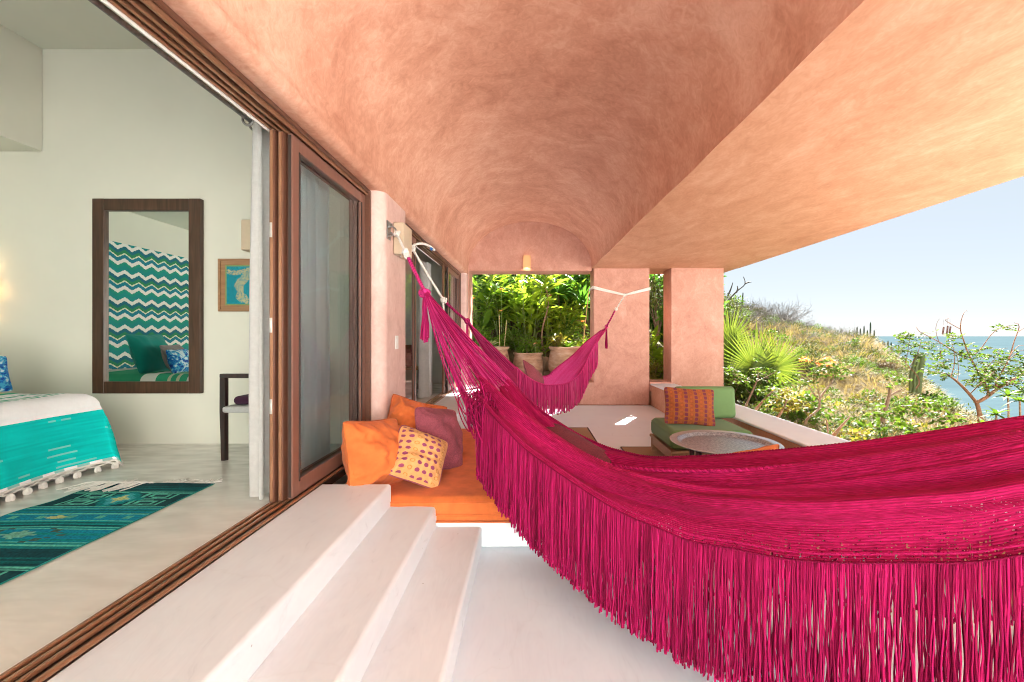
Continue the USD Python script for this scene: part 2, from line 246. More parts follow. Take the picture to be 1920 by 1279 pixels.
def pinkcloth(name, a, b, trans, holes):
    """Hammock weave: cord rows along the length, tone running between rows, small openings between the cords."""
    nodes = {'u': ('uvmap', {'attribute': 'st'}), 'm': ('mapping', {'scale': (26.0, 150.0, 1.0)}), 'n': ('noise_texture', {'scale': 1.0, 'detail': 3.0, 'roughness': 0.6, 'distortion': 0.4}),
             'ml': ('mapping', {'scale': (1.2, 14.0, 1.0)}), 'nl': ('noise_texture', {'scale': 1.0, 'detail': 4.0}), 'x': ('mix_float', {'fac': 0.45}),
             'r': ('rgb_ramp', {'ramp': [(0.36, a), (0.64, b)]}), 'b': ('bump', {'strength': 0.7, 'distance': 0.005}),
             'wv': ('wave_texture', {'wave_type': 'bands', 'bands_direction': 'y', 'scale': 38.0, 'distortion': 1.6, 'detail': 2.0, 'detail_scale': 3.0}), 'wm': ('mapping', {'scale': (0.5, 1.0, 1.0)}), 'wx': ('mix_float', {'fac': 0.55}),
             'wr': ('rgb_ramp', {'ramp': [(0.0, (0.5, 0.5, 0.5)), (0.5, (1.0, 1.0, 1.0))]}), 'wc': ('mix_color', {'blend_type': 'multiply', 'fac': 0.8}),  # shade in the grooves between cord rows, painted into the colour
             'p': ('principled_bsdf', {'roughness': 0.8, 'sheen_weight': 0.03, 'sheen_tint': (1, 0.5, 0.7), 'specular_ior_level': 0.15}), 't': ('translucent_bsdf', {}), 'y': ('mix_closure', {'fac': trans}),
             'mh': ('mapping', {'scale': (80.0, 190.0, 1.0)}), 'nh': ('noise_texture', {'scale': 1.0, 'detail': 1.0}), 'mq': ('mapping', {'scale': (2.2, 3.2, 1.0)}), 'nq': ('noise_texture', {'scale': 1.0, 'detail': 2.0}),
             'a': ('math', {'math_type': 'multiply_add', 'value2': 0.35}), 'd': ('attribute', {'attribute': 'loose'}), 'a2': ('math', {'math_type': 'add'}), 'gt': ('math', {'math_type': 'greater_than', 'value2': holes}),
             'o': ('transparent_bsdf', {}), 'z': ('mix_closure', {})}
    links = [('u.UV', 'm.vector'), ('m.vector', 'n.vector'), ('u.UV', 'ml.vector'), ('ml.vector', 'nl.vector'), ('n.fac', 'x.a'), ('nl.fac', 'x.b'), ('x.result', 'r.fac'), ('u.UV', 'wm.vector'), ('wm.vector', 'wv.vector'), ('wv.fac', 'wr.fac'), ('r.color', 'wc.a'), ('wr.color', 'wc.b'), ('wc.result', 'p.base_color'), ('wc.result', 't.color'),
             ('n.fac', 'wx.a'), ('wv.fac', 'wx.b'), ('wx.result', 'b.height'), ('b.normal', 'p.normal'), ('p.BSDF', 'y.closure1'), ('t.BSDF', 'y.closure2'),
             ('u.UV', 'mh.vector'), ('mh.vector', 'nh.vector'), ('u.UV', 'mq.vector'), ('mq.vector', 'nq.vector'), ('nq.fac', 'a.value1'), ('nh.fac', 'a.value3'), ('a.value', 'a2.value1'), ('d.fac', 'a2.value2'), ('a2.value', 'gt.value1'),
             ('gt.value', 'z.fac'), ('y.closure', 'z.closure1'), ('o.BSDF', 'z.closure2')]
    return M(name, nodes, links, 'z.closure')


def pinkcord(name, a, b, trans=0.15):
    nodes = {'g': ('geometry', {}), 'tn': ('attribute', {'attribute': 'tone'}), 'r': ('rgb_ramp', {'ramp': [(0.0, tuple(0.5 * np.array(a))), (0.4, a), (1.0, b)]}), 'm': ('mapping', {'scale': (60.0, 60.0, 160.0)}), 'n': ('noise_texture', {'scale': 1.0, 'detail': 3.0}), 'b': ('bump', {'strength': 0.6, 'distance': 0.004}),
             'p': ('principled_bsdf', {'roughness': 0.8, 'sheen_weight': 0.04, 'sheen_tint': (1, 0.5, 0.7), 'specular_ior_level': 0.15}), 't': ('translucent_bsdf', {}), 'y': ('mix_closure', {'fac': trans})}
    return M(name, nodes, [('tn.fac', 'r.fac'), ('r.color', 'p.base_color'), ('r.color', 't.color'), ('g.position', 'm.vector'), ('m.vector', 'n.vector'), ('n.fac', 'b.height'), ('b.normal', 'p.normal'), ('p.BSDF', 'y.closure1'), ('t.BSDF', 'y.closure2')], 'y.closure')


L['hcloth'] = pinkcloth('crimson_weave', (0.27, 0.003, 0.038), (0.66, 0.014, 0.145), 0.28, 0.97)
L['hcord'] = pinkcord('crimson_cord', (0.32, 0.003, 0.060), (0.56, 0.011, 0.135), 0.18)
L['hstring'] = pinkcord('pink_string', (0.55, 0.012, 0.14), (0.70, 0.05, 0.27))
L['hcloth_far'] = pinkcloth('pink_weave', (0.74, 0.035, 0.22), (0.86, 0.12, 0.39), 0.5, 1.3)
L['hcord_far'] = pinkcord('pink_cord', (0.72, 0.035, 0.22), (0.86, 0.13, 0.40), 0.45)

# ------------------------------------------------------------ helpers
used = {}


def numbered(parent, name):
    k = used.get((parent, name), 0)
    used[(parent, name)] = k + 1
    return name if k == 0 else f'{name}_{k:03d}'


def tag(prim, label=None, category=None, group=None, kind=None):
    p = prim.GetPrim() if hasattr(prim, 'GetPrim') else prim
    for k, v in (('label', label), ('category', category), ('group', group), ('kind', kind)):
        if v:
            p.SetCustomDataByKey(k, v)
    return p


def thing(name, label, category, loc=(0, 0, 0), rotz=0.0, group=None):
    x = UsdGeom.Xform.Define(stage, '/World/' + numbered('/World', name))
    x.AddTranslateOp().Set(Gf.Vec3d(*map(float, loc)))
    if rotz:
        x.AddRotateZOp().Set(math.degrees(rotz))
    tag(x, label, category, group)
    return x.GetPrim()


TONED = {'hcord', 'hstring', 'hcord_far', 'ginger', 'deep', 'fresh', 'garden', 'olive', 'yellowing', 'palm', 'straw', 'brown', 'flower', 'cream'}
tone_seed = [0]


def tones(v, f):
    """One random number for every separate leaf or cord of a mesh."""
    from scipy.sparse import coo_matrix
    from scipy.sparse.csgraph import connected_components
    n = len(v)
    a = coo_matrix((np.ones(2 * len(f), np.int8), (np.r_[f[:, 0], f[:, 1]], np.r_[f[:, 1], f[:, 2]])), (n, n))
    k, lab = connected_components(a, False)
    tone_seed[0] += 1
    return np.random.default_rng(tone_seed[0]).random(k)[lab]


def set_tone(g, t):
    UsdGeom.PrimvarsAPI(g).CreatePrimvar('tone', Sdf.ValueTypeNames.FloatArray, 'vertex').Set(Vt.FloatArray.FromNumpy(np.asarray(t, np.float32)))


def obj(name, mesh, mat, parent=None, smooth=False, uv=None, cd=None, loose=None, kind=None, label=None, category=None, group=None):
    base = parent.GetPath().pathString if parent else '/World'
    if isinstance(mesh, list):
        mesh = join(mesh)
    g = usdkit.mesh(stage, base + '/' + numbered(base, name), mesh, L[mat] if isinstance(mat, str) else mat, smooth, uv)
    if isinstance(mat, str) and mat in TONED:
        set_tone(g, tones(*arr(mesh)))
    if cd is not None:
        UsdGeom.PrimvarsAPI(g).CreatePrimvar('Cd', Sdf.ValueTypeNames.Color3fArray, 'vertex').Set(Vt.Vec3fArray.FromNumpy(np.asarray(cd, np.float32)))
    if loose is not None:
        UsdGeom.PrimvarsAPI(g).CreatePrimvar('loose', Sdf.ValueTypeNames.FloatArray, 'vertex').Set(Vt.FloatArray.FromNumpy(np.asarray(loose, np.float32)))
    tag(g, label, category, group, kind)
    return g.GetPrim()


def dup(src, loc, rotz=0.0, label=None, group=None, scale=None):
    d = src.GetCustomData()
    r = UsdGeom.Xform.Define(stage, '/World/' + numbered('/World', src.GetName().rstrip('0123456789').rstrip('_')))
    r.GetPrim().GetReferences().AddInternalReference(src.GetPath())
    r.ClearXformOpOrder()
    r.AddTranslateOp(opSuffix='put').Set(Gf.Vec3d(*map(float, loc)))
    r.AddRotateZOp(opSuffix='put').Set(math.degrees(rotz))
    if scale:
        r.AddScaleOp(opSuffix='put').Set(Gf.Vec3f(*([float(scale)] * 3)))
    r.GetPrim().SetInstanceable(True)
    tag(r, label or d['label'], d['category'], group or d.get('group'))
    return r.GetPrim()


def arr(m):
    if isinstance(m, tuple):
        v, f = np.asarray(m[0], float), np.asarray(m[1], int)
        if f.shape[1] == 4:
            f = np.vstack([f[:, [0, 1, 2]], f[:, [0, 2, 3]]])
        return v, f
    return np.array(m.vertices), np.array(m.faces)


def join(ms):
    vs, fs, n = [], [], 0
    for m in ms:
        v, f = arr(m)
        vs.append(v); fs.append(f + n); n += len(v)
    return np.vstack(vs), np.vstack(fs)


def move(m, loc=(0, 0, 0), R=None, s=1.0):
    v, f = arr(m)
    v = v * s
    if R is not None:
        v = v @ np.asarray(R).T
    return v + np.asarray(loc, float), f


def rot(axis, a):
    c, s = math.cos(a), math.sin(a)
    return np.array({'x': [[1, 0, 0], [0, c, -s], [0, s, c]], 'y': [[c, 0, s], [0, 1, 0], [-s, 0, c]], 'z': [[c, -s, 0], [s, c, 0], [0, 0, 1]]}[axis])


def bx(x0, x1, y0, y1, z0, z1, r=0.0):
    """A box, its edges chamfered by r."""
    if r <= 0:
        m = trimesh.creation.box([x1 - x0, y1 - y0, z1 - z0])
        return np.array(m.vertices) + [(x0 + x1) / 2, (y0 + y1) / 2, (z0 + z1) / 2], np.array(m.faces)
    pts = []
    for X, sx in ((x0, 1), (x1, -1)):
        for Y, sy in ((y0, 1), (y1, -1)):
            for Z, sz in ((z0, 1), (z1, -1)):
                pts += [(X, Y + sy * r, Z + sz * r), (X + sx * r, Y, Z + sz * r), (X + sx * r, Y + sy * r, Z)]
    h = trimesh.convex.convex_hull(np.array(pts))
    return np.array(h.vertices), np.array(h.faces)


def rounded(x0, x1, y0, y1, z0, z1, r, n=4):
    """A box with round edges (a hull of eight balls)."""
    s = trimesh.creation.icosphere(2, r).vertices
    pts = np.vstack([s + [X, Y, Z] for X in (x0 + r, x1 - r) for Y in (y0 + r, y1 - r) for Z in (z0 + r, z1 - r)])
    h = trimesh.convex.convex_hull(pts)
    return np.array(h.vertices), np.array(h.faces)


def prism(poly, a0, a1, axis='y'):
    """A polygon extruded along an axis. axis y: polygon in (x, z); x: in (y, z); z: in (x, y)."""
    m = trimesh.creation.extrude_polygon(poly, a1 - a0, engine='earcut')
    v, f = np.array(m.vertices), np.array(m.faces)
    if axis == 'y':
        return np.stack([v[:, 0], a0 + v[:, 2], v[:, 1]], 1), f[:, ::-1]
    if axis == 'x':
        return np.stack([a0 + v[:, 2], v[:, 0], v[:, 1]], 1), f
    return v + [0, 0, a0], f


def grid(P, closed=False):
    """A sheet through the points P (n, m, 3); closed joins the last column to the first."""
    n, m = P.shape[:2]
    i, j = np.meshgrid(np.arange(n - 1), np.arange(m if closed else m - 1), indexing='ij')
    k = (j + 1) % m
    q = np.stack([i * m + j, i * m + k, (i + 1) * m + k, (i + 1) * m + j], -1).reshape(-1, 4)
    return P.reshape(-1, 3), np.vstack([q[:, [0, 1, 2]], q[:, [0, 2, 3]]])


def tubes(C, R, sides=4):
    """Many tubes at once: C (k, n, 3) centre lines, R (k, n) or a number."""
    C = np.asarray(C, float)
    k, n = C.shape[:2]
    R = np.broadcast_to(np.asarray(R, float), (k, n)) if np.ndim(R) != 1 else np.broadcast_to(np.asarray(R)[None], (k, n))
    T = np.gradient(C, axis=1)
    T /= np.maximum(np.linalg.norm(T, axis=2, keepdims=True), 1e-9)
    mean = T.mean(1)
    ref = np.eye(3)[np.argmin(np.abs(mean), axis=1)][:, None, :]
    A = np.cross(T, ref); A /= np.maximum(np.linalg.norm(A, axis=2, keepdims=True), 1e-9)
    B = np.cross(T, A)
    th = np.arange(sides) / sides * 2 * PI
    V = C[:, :, None] + R[:, :, None, None] * (A[:, :, None] * np.cos(th)[None, None, :, None] + B[:, :, None] * np.sin(th)[None, None, :, None])
    i, j = np.meshgrid(np.arange(n - 1), np.arange(sides), indexing='ij')
    q = np.stack([i * sides + j, i * sides + (j + 1) % sides, (i + 1) * sides + (j + 1) % sides, (i + 1) * sides + j], -1).reshape(-1, 4)
    caps = np.array([[0, j + 1, j] for j in range(1, sides - 1)] + [[(n - 1) * sides, (n - 1) * sides + j, (n - 1) * sides + j + 1] for j in range(1, sides - 1)]).reshape(-1, 3)
    f = np.vstack([q[:, [0, 2, 1]], q[:, [0, 3, 2]], caps])
    F = (f[None] + (np.arange(k) * n * sides)[:, None, None]).reshape(-1, 3)
    return V.reshape(-1, 3), F


def tube(pts, r, sides=8):
    return tubes(np.asarray(pts, float)[None], np.asarray(r, float)[None] if np.ndim(r) else r, sides)


def spline(pts, n):
    """Points along a smooth line through pts."""
    from scipy.interpolate import PchipInterpolator, CubicSpline
    p = np.asarray(pts, float)
    d = np.r_[0, np.cumsum(np.linalg.norm(np.diff(p, axis=0), axis=1))]
    return CubicSpline(d, p)(np.linspace(0, d[-1], n)) if len(p) > 2 else p[0] + (p[-1] - p[0]) * np.linspace(0, 1, n)[:, None]


def lathe(profile, n=40):
    p = np.asarray(profile, float)
    th = np.arange(n) / n * 2 * PI
    P = np.stack([p[:, None, 0] * np.cos(th), p[:, None, 0] * np.sin(th), np.broadcast_to(p[:, None, 1], (len(p), n))], -1)
    v, f = grid(P, True)
    return v, f[:, ::-1] if False else f


def twisted(pts, r, turns, n=40, strands=3):
    """A laid rope: strands twisted round a centre line."""
    c = spline(pts, n)
    T = np.gradient(c, axis=0); T /= np.linalg.norm(T, axis=1, keepdims=True)
    A = np.cross(T, np.eye(3)[np.argmin(np.abs(T.mean(0)))]); A /= np.linalg.norm(A, axis=1, keepdims=True)
    B = np.cross(T, A)
    t = np.linspace(0, turns * 2 * PI, n)[:, None]
    C = np.stack([c + 0.55 * r * (A * np.cos(t + k * 2 * PI / strands) + B * np.sin(t + k * 2 * PI / strands)) for k in range(strands)])
    return tubes(C, r * 0.58, 6)


def blob(pts, r, seed=0, amp=0.3):
    """A knotted lump: turns of cord wound round a point."""
    g = np.random.default_rng(seed)
    out = []
    for k in range(7):
        a, b = g.normal(size=3), g.normal(size=3)
        a /= np.linalg.norm(a); b -= a * (a @ b); b /= np.linalg.norm(b)
        th = np.linspace(0, 2 * PI, 15)[:, None]
        out.append(np.asarray(pts) + g.normal(size=3) * r * amp * 0.5 + r * (a * np.cos(th) + b * np.sin(th)) * g.uniform(0.55, 0.9))
    return tubes(np.stack(out), r * 0.42, 6)


def pillow(w, h, t, n=26, pinch=0.10, seed=0, crease=0.012):
    """A stuffed square cushion in its own plane (x across, z up, y thick): (front, back) shells as one closed mesh, with uv, plus its seam line."""
    g = np.linspace(-1, 1, n)
    U, V = np.meshgrid(g, g, indexing='xy')
    s = np.sign(U) * np.abs(U) ** 1.0
    prof = np.clip((1 - np.abs(U) ** 2.6), 0, 1) ** 0.72 * np.clip((1 - np.abs(V) ** 2.6), 0, 1) ** 0.72
    pin = 1 - pinch * (1 - np.abs(V) ** 2) * np.abs(U) ** 3
    pin2 = 1 - pinch * (1 - np.abs(U) ** 2) * np.abs(V) ** 3
    rc = 1 - 0.085 * (np.abs(U) * np.abs(V)) ** 5
    X, Z = U * pin * rc * w / 2, V * pin2 * rc * h / 2
    P3 = np.stack([X * 9, Z * 9, np.full_like(X, seed * 3.7)], -1)
    wr = (meshkit.fbm(P3, 3, seed) - 0.5) * 2
    rad = np.abs(np.sin(np.arctan2(V, U) * 9 + 4 * wr)) * np.clip(np.hypot(U, V) - 0.5, 0, 1) * np.clip(prof * 3, 0, 1)
    d = prof * t / 2 + (wr * crease * 2.2 - rad * crease) * np.clip(prof * 2.5, 0, 1)
    fr, bk = np.stack([X, -d, Z], -1), np.stack([X, d, Z], -1)
    v1, f1 = grid(fr); v2, f2 = grid(bk)
    uv = np.stack([(U + 1) / 2, (V + 1) / 2], -1).reshape(-1, 2)
    edge = np.concatenate([fr[0, :-1], fr[:-1, -1], fr[-1, :0:-1], fr[:0:-1, 0]])
    return (np.vstack([v1, v2]), np.vstack([f1, f2[:, ::-1] + len(v1)])), np.vstack([uv, uv]), np.vstack([edge, edge[:1]])


def put_pillow(name, label, mat, loc, w, h, t, rz=0.0, tilt=0.0, roll=0.0, color=None, piping=None, n=26, seed=0, group=None, pinch=0.1, crease=0.012, buttons=False):
    """A cushion standing on its lower edge at loc, leaning back by tilt, turned by rz, rolled in its plane by roll."""
    m, uv, edge = pillow(w, h, t, n, pinch, seed, crease)
    R = rot('z', rz) @ rot('x', tilt) @ rot('y', roll)
    o = thing(name, label, 'cushion', loc, 0.0, group)
    v = m[0] @ R.T
    low = v[:, 2].min()
    v = v - [0, 0, low]
    cd = None
    if color is not None:
        cd = color(uv)
    obj('cover', (v, m[1]), mat, o, True, uv=None, cd=cd)
    e = edge @ R.T - [0, 0, low]
    if piping:
        obj('piping', tube(e, 0.006, 6), piping, o, True)
    return o, R, low


def lin(*c):
    c = np.array(c, float) / 255.0
    return np.where(c < 0.04045, c / 12.92, ((c + 0.055) / 1.055) ** 2.4)


def cells(P, col):
    """A sheet of separate small cells, each in its own flat colour: P (n+1, m+1, 3) corners, col (n, m, 3)."""
    n, m = col.shape[:2]
    v = np.stack([P[:-1, :-1], P[:-1, 1:], P[1:, 1:], P[1:, :-1]], 2).reshape(-1, 3)
    b = np.arange(n * m)[:, None] * 4
    f = np.vstack([b + [0, 1, 2], b + [0, 2, 3]])
    return (v, f), np.repeat(col.reshape(-1, 3), 4, 0)


# ------------------------------------------------------------ large structure
W0, W1 = -1.32, -1.60          # the house wall: terrace face, room face
YB = 9.17                      # terrace end wall
Y0 = -2.4                      # where the terrace ends behind
HEAD = EYE + 1.32              # door heads
SOFF = EYE + 1.456             # the flat soffit
LAND = 0.45                    # landing and bedroom floor
CEIL = EYE + 2.77              # bedroom ceiling
DE = 3.87                      # end of the first door opening
D2, D3 = 4.62, 8.93            # second door opening
YM = 4.12                      # the bedroom's mirror wall

tag(obj('terrace_floor', bx(W0 - 0.1, 2.6, Y0, YB, -0.30, 0.0), 'floor'), 'smooth off-white polished cement terrace floor', kind='structure')


def wall_with_hole():
    """The house wall in (y, z), with two door openings whose plaster corners are rounded where they meet the terrace face."""
    outer = sbox(Y0, 0.0, YB, SOFF + 0.02)
    return outer.difference(sbox(-1.6, -1, DE, HEAD)).difference(sbox(D2, -1, D3, HEAD))


w = thing('house_wall', 'pink plastered house wall with two wide sliding door openings and a rounded pier', 'wall')


def soft_wall(poly, xa, xb, r=0.085, n=6):
    """The wall as steps of inset outlines that round its terrace-side edges."""
    parts = []
    prev = xa
    for k in range(1, n + 1):
        a = k / n * PI / 2
        x = xa + (xb - xa) * 0 + 0
        xs = xb - r + r * math.sin(a)
        ins = r - r * math.cos(a)
        parts.append((xs, ins))
    rings = [(xa, 0.0), (xb - r, 0.0)] + parts
    return rings


# wall pieces: pier, end strip, near strip, and the band above the doors, each with rounded edges towards the openings
def pier(y0, y1, z0, z1, r=0.10, ra=True, rb=True):
    pts = []
    x0, x1 = W1, W0
    pts.append((x0, y0))
    if ra:
        pts += [(x1 - r + r * math.sin(a), y0 + r - r * math.cos(a)) for a in np.linspace(0, PI / 2, 9)]
    else:
        pts.append((x1, y0))
    if rb:
        pts += [(x1 - r + r * math.cos(a), y1 - r + r * math.sin(a)) for a in np.linspace(0, PI / 2, 9)]
    else:
        pts.append((x1, y1))
    pts.append((x0, y1))
    return prism(Polygon(pts), z0, z1, 'z')


def lintel(y0, y1, z0, z1, r=0.07):
    pts = [(W1, z1), (W1, z0)] + [(W0 - r + r * math.sin(a), z0 + r - r * math.cos(a)) for a in np.linspace(0, PI / 2, 8)] + [(W0, z1)]
    return prism(Polygon(pts), y0, y1, 'y')


obj('pier', pier(DE, D2, 0, HEAD), 'wall', w, 40)
obj('end_strip', pier(D3, YB, 0, HEAD, 0.06, True, False), 'wall', w, 40)
obj('near_strip', pier(Y0, -1.6, 0, HEAD, 0.1, False, True), 'wall', w, 40)
obj('lintel', lintel(Y0, YB, HEAD, CEIL + 0.2), 'vault', w, 40)

# the vault: a half ellipse from the wall to the beam edge, slightly wavy as if shaped by hand
ny, na = 130, 64
crease = lambda Y: 1.33 + 0.13 * np.clip((YB - Y) / 7.3, 0, 1.5) + 0.005 * np.sin(Y * 1.9 + 0.6) * np.clip((YB - Y), 0, 1) + 0.004 * np.sin(Y * 5.3) * np.clip((YB - Y), 0, 1)
ys = np.linspace(Y0, YB + 0.02, ny)
aa = np.linspace(0, PI, na)
Yg, Ag = np.meshgrid(ys, aa, indexing='ij')
xr = crease(Yg)
cx, hw = (xr + W0) / 2, (xr - W0) / 2
VX_ = cx - hw * np.cos(Ag) * (np.abs(np.cos(Ag)) ** -0.12 if False else 1)
sp = np.sin(Ag)
VZ_ = (SOFF - 0.16) + 0.16 * np.clip(Ag / 0.6, 0, 1) + (1.0) * np.abs(sp) ** 0.92
VZ_ = np.where(Ag > PI / 2, SOFF + np.abs(sp) ** 0.92 * 1.0, (SOFF - 0.055) + 1.055 * np.abs(sp) ** 0.92)
wob = (meshkit.fbm(np.stack([VX_ * 1.6, Yg * 1.2, VZ_ * 1.6], -1), 3, 3) - 0.5) * 0.022 * np.clip(Ag / 0.5, 0, 1) * np.clip((PI - Ag) / 0.4, 0, 1)
VX_ = VX_ + 0.003 * (1 - np.clip(Ag / 0.3, 0, 1))
P = np.stack([VX_ - wob * np.cos(Ag) * -1, Yg, VZ_ + wob * np.sin(Ag)], -1)
tag(obj('vaulted_ceiling', grid(P), 'vault', None, True), 'mottled terracotta plaster barrel vault over the terrace', 'ceiling', kind='structure')

# the flat soffit beside it, with its outer edge; a roof slab above both
xs = np.linspace(0, 1, 24)
Yg, Tg = np.meshgrid(ys, xs, indexing='ij')
x0 = crease(Yg)
Xg = x0 + (4.5 - x0) * Tg
Zg = SOFF + (meshkit.fbm(np.stack([Xg * 1.2, Yg * 1.2, Xg * 0], -1), 3, 9) - 0.5) * 0.02 * np.minimum(1, Tg * 6) * np.minimum(1, (1 - Tg) * 6)
v1, f1 = grid(np.stack([Xg, Yg, Zg], -1))
edge = np.stack([np.full((ny, 2), 4.5), np.stack([ys, ys], 1), np.stack([np.full(ny, SOFF), np.full(ny, SOFF + 0.42)], 1)], -1)
v2, f2 = grid(edge)
end = bx(1.33, 4.5, YB + 0.56, YB + 0.6, SOFF, SOFF + 0.42)
ext = bx(1.33, 4.5, YB + 0.02, YB + 0.56, SOFF + 0.002, SOFF + 0.41)
tag(obj('flat_soffit', join([(v1, f1[:, ::-1]), (v2, f2)]), 'soffit', None, 30), 'flat terracotta plaster soffit along the open sea side', 'ceiling', kind='structure')
tag(obj('roof_slab', [bx(W1, 4.49, Y0, YB + 0.9, SOFF + 1.12, SOFF + 1.3), bx(1.36, 4.49, YB + 0.03, YB + 0.9, SOFF + 0.004, SOFF + 1.12), bx(4.3, 4.49, Y0, YB + 0.02, SOFF + 0.43, SOFF + 1.12), bx(W1, 4.3, Y0 - 0.02, Y0 + 0.2, SOFF + 1.0, SOFF + 1.11)], 'soffit'), 'terracotta roof edge above the soffit', kind='structure')

# end wall of the terrace: lunette, window opening, broad column, gap, outer column
TH = 0.55
ew = thing('end_wall', 'terracotta end wall with lunette over a wide unglazed garden window', 'wall')
arc = [(W0 + 0.0, SOFF - 0.10)] + [(0.005 - 1.325 * math.cos(a), (SOFF if a > PI / 2 else SOFF - 0.055) + (1.0 if a > PI / 2 else 1.055) * abs(math.sin(a)) ** 0.92) for a in np.linspace(0.02, PI - 0.02, 40)] + [(1.33, SOFF)]
WT, WS, WL, WR = EYE + 1.40, 0.50, -1.30, 1.375
lun = Polygon([(W0, WT)] + [(x, z + 0.03) for x, z in arc] + [(1.33, WT)]).buffer(0)
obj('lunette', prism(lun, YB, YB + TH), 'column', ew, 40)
def soft_prism(poly, y0, y1, r=0.03):
    return prism(poly, y0, y1)
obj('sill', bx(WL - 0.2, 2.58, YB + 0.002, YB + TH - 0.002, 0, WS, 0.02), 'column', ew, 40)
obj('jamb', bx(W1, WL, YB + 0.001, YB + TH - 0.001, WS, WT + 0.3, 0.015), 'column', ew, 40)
cw = thing('broad_column', 'broad pink plaster column with white rope tied around it', 'column')
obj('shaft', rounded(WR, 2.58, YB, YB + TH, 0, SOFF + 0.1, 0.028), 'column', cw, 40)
cw = thing('outer_column', 'outer pink plaster column next to the hillside view', 'column')
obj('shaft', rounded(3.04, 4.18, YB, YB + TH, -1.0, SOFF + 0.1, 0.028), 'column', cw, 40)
cw = thing('near_column', 'pink plaster column carrying the near end of the large hammock', 'column')
obj('shaft', rounded(2.85, 3.55, -0.75, 0.0, -0.6, SOFF + 0.1, 0.03), 'wall', cw, 40)
pw = thing('parapet', 'low terracotta parapet wall with pale coping along the sea side', 'wall')
obj('body', bx(2.62, 3.10, 0.05, YB + 0.3, -1.0, 0.43, 0.0), 'soffit', pw)
obj('coping', rounded(2.60, 3.13, 0.02, YB + TH - 0.01, 0.431, 0.465, 0.016), 'steps', pw, 40)
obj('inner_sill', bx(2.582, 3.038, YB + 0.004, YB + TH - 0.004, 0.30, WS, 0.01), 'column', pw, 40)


# steps: three white treads with rounded noses, along the first and the second door
def steps(name, label, y0, y1):
    t = thing(name, label, 'steps')
    r = 0.022
    X1, X2, X3 = -0.337, -0.655, -0.972
    for k, (xa, xb, z0, z1) in enumerate(((X2 - 0.02, X1, 0.0, 0.15), (X3 - 0.02, X2, 0.0, 0.30), (-1.452, X3, 0.0, LAND))):
        pts = [(xa, z0), (xb, z0)] + [(xb - r + r * math.cos(a), z1 - r + r * math.sin(a)) for a in np.linspace(0, PI / 2, 7)] + [(xa, z1)]
        p = Polygon(pts)
        m = prism(p, y0 + 0.002 * k, y1 - 0.004 * k)
        obj(('step', 'step', 'landing')[k], m, 'steps', t, 40)
    return t


steps('cement_steps', 'white cement steps rising to the open bedroom door', -1.6, 3.0)
steps('cement_steps', 'white cement steps before the farther sliding door, behind the orange daybed', 5.32, YB - 0.02)
tag(obj('daybed_plinth', bx(-1.452, 0.12, 3.002, 5.31, 0.0, 0.18, 0.01), 'steps', None, 40), 'low white cement plinth under the orange daybed mattress', 'plinth')

# the bedroom
XH = -5.75
tag(obj('bedroom_floor', bx(XH, -1.60, -3.0, YM, 0.1, LAND), 'roomfloor'), 'polished pale cement bedroom floor', kind='structure')
tag(obj('mirror_wall', bx(XH - 0.2, -1.602, YM, YM + 0.15, 0.1, CEIL), 'roomwall'), 'pale sage bedroom wall with the mirror', 'wall')
tag(obj('bedroom_ceiling', bx(XH - 0.2, -1.602, -3.0, YM + 0.15, CEIL, CEIL + 0.15), 'roomwall'), 'pale bedroom ceiling', kind='structure')
tag(obj('headboard_wall', bx(XH - 0.2, XH, -3.0, YM, 0.1, CEIL), 'roomwall'), 'pale bedroom wall behind the head of the bed', 'wall')
tag(obj('alcove_bulkhead', bx(XH, -4.70, -3.0, YM - 0.001, EYE + 1.78, CEIL, 0.004), 'roomwall'), 'dropped bulkhead above the bed alcove', 'wall')
tag(obj('bedroom_back_wall', [bx(XH, -4.4, -3.2, -3.0, 0.1, CEIL), bx(-2.4, -1.602, -3.2, -3.0, 0.1, CEIL), bx(-4.4, -2.4, -3.2, -3.0, 0.1, LAND + 0.6), bx(-4.4, -2.4, -3.2, -3.0, LAND + 2.4, CEIL)], 'roomwall'), 'bedroom wall with an unseen opening added at the near end to let in light', 'wall')  # the opening is added, out of view, to brighten the bedroom

# the second room behind the farther door
tag(obj('second_room_floor', bx(-5.0, -1.60, YM + 0.15, YB + 0.2, 0.1, LAND), 'roomfloor'), 'pale floor of the farther room', kind='structure')
tag(obj('second_room_walls', [bx(-5.0, -4.9, YM + 0.15, YB + 0.2, LAND, CEIL), bx(-4.9, -1.602, YB + 0.05, YB + 0.2, LAND, CEIL), bx(-5.0, -1.602, YM + 0.15, YB + 0.2, CEIL, CEIL + 0.1)], 'roomwall'), 'pale walls of the farther room', 'wall')

# terrain, deck, sea
def H(X, Y):
    X, Y = np.asarray(X, float), np.asarray(Y, float)
    xe = 3.2 + 0.67 * np.maximum(Y, 4)
    s = np.clip((Y - 15) / 26, 0, 1.8) ** 1.25
    z = -0.45 + s * np.clip(3.3 + 0.30 * (22 - X), 0.4, 12)
    over = np.maximum(0, X - xe)
    z = z - 0.70 * over ** 1.12
    t = np.clip((6.5 - X) / 3.0, 0, 1); t = t * t * (3 - 2 * t)
    bank = np.where(Y > 9.75, 0.0 + 0.85 * np.clip((Y - 11.0) / 0.3, 0, 1) + np.clip(Y - 11.4, 0, 40) * 0.45, -0.45)
    z = np.maximum(z, z * (1 - t) + np.maximum(bank, z) * t)
    z = z + (meshkit.fbm(np.stack([X * 0.35, Y * 0.35, X * 0], -1), 4, 5) - 0.5) * np.clip((Y - 3) / 10, 0.15, 1.0) * 0.9
    inside = (X < 3.6) & (Y < 9.9)
    return np.where(inside, np.minimum(z, -0.6), np.maximum(z, -44))


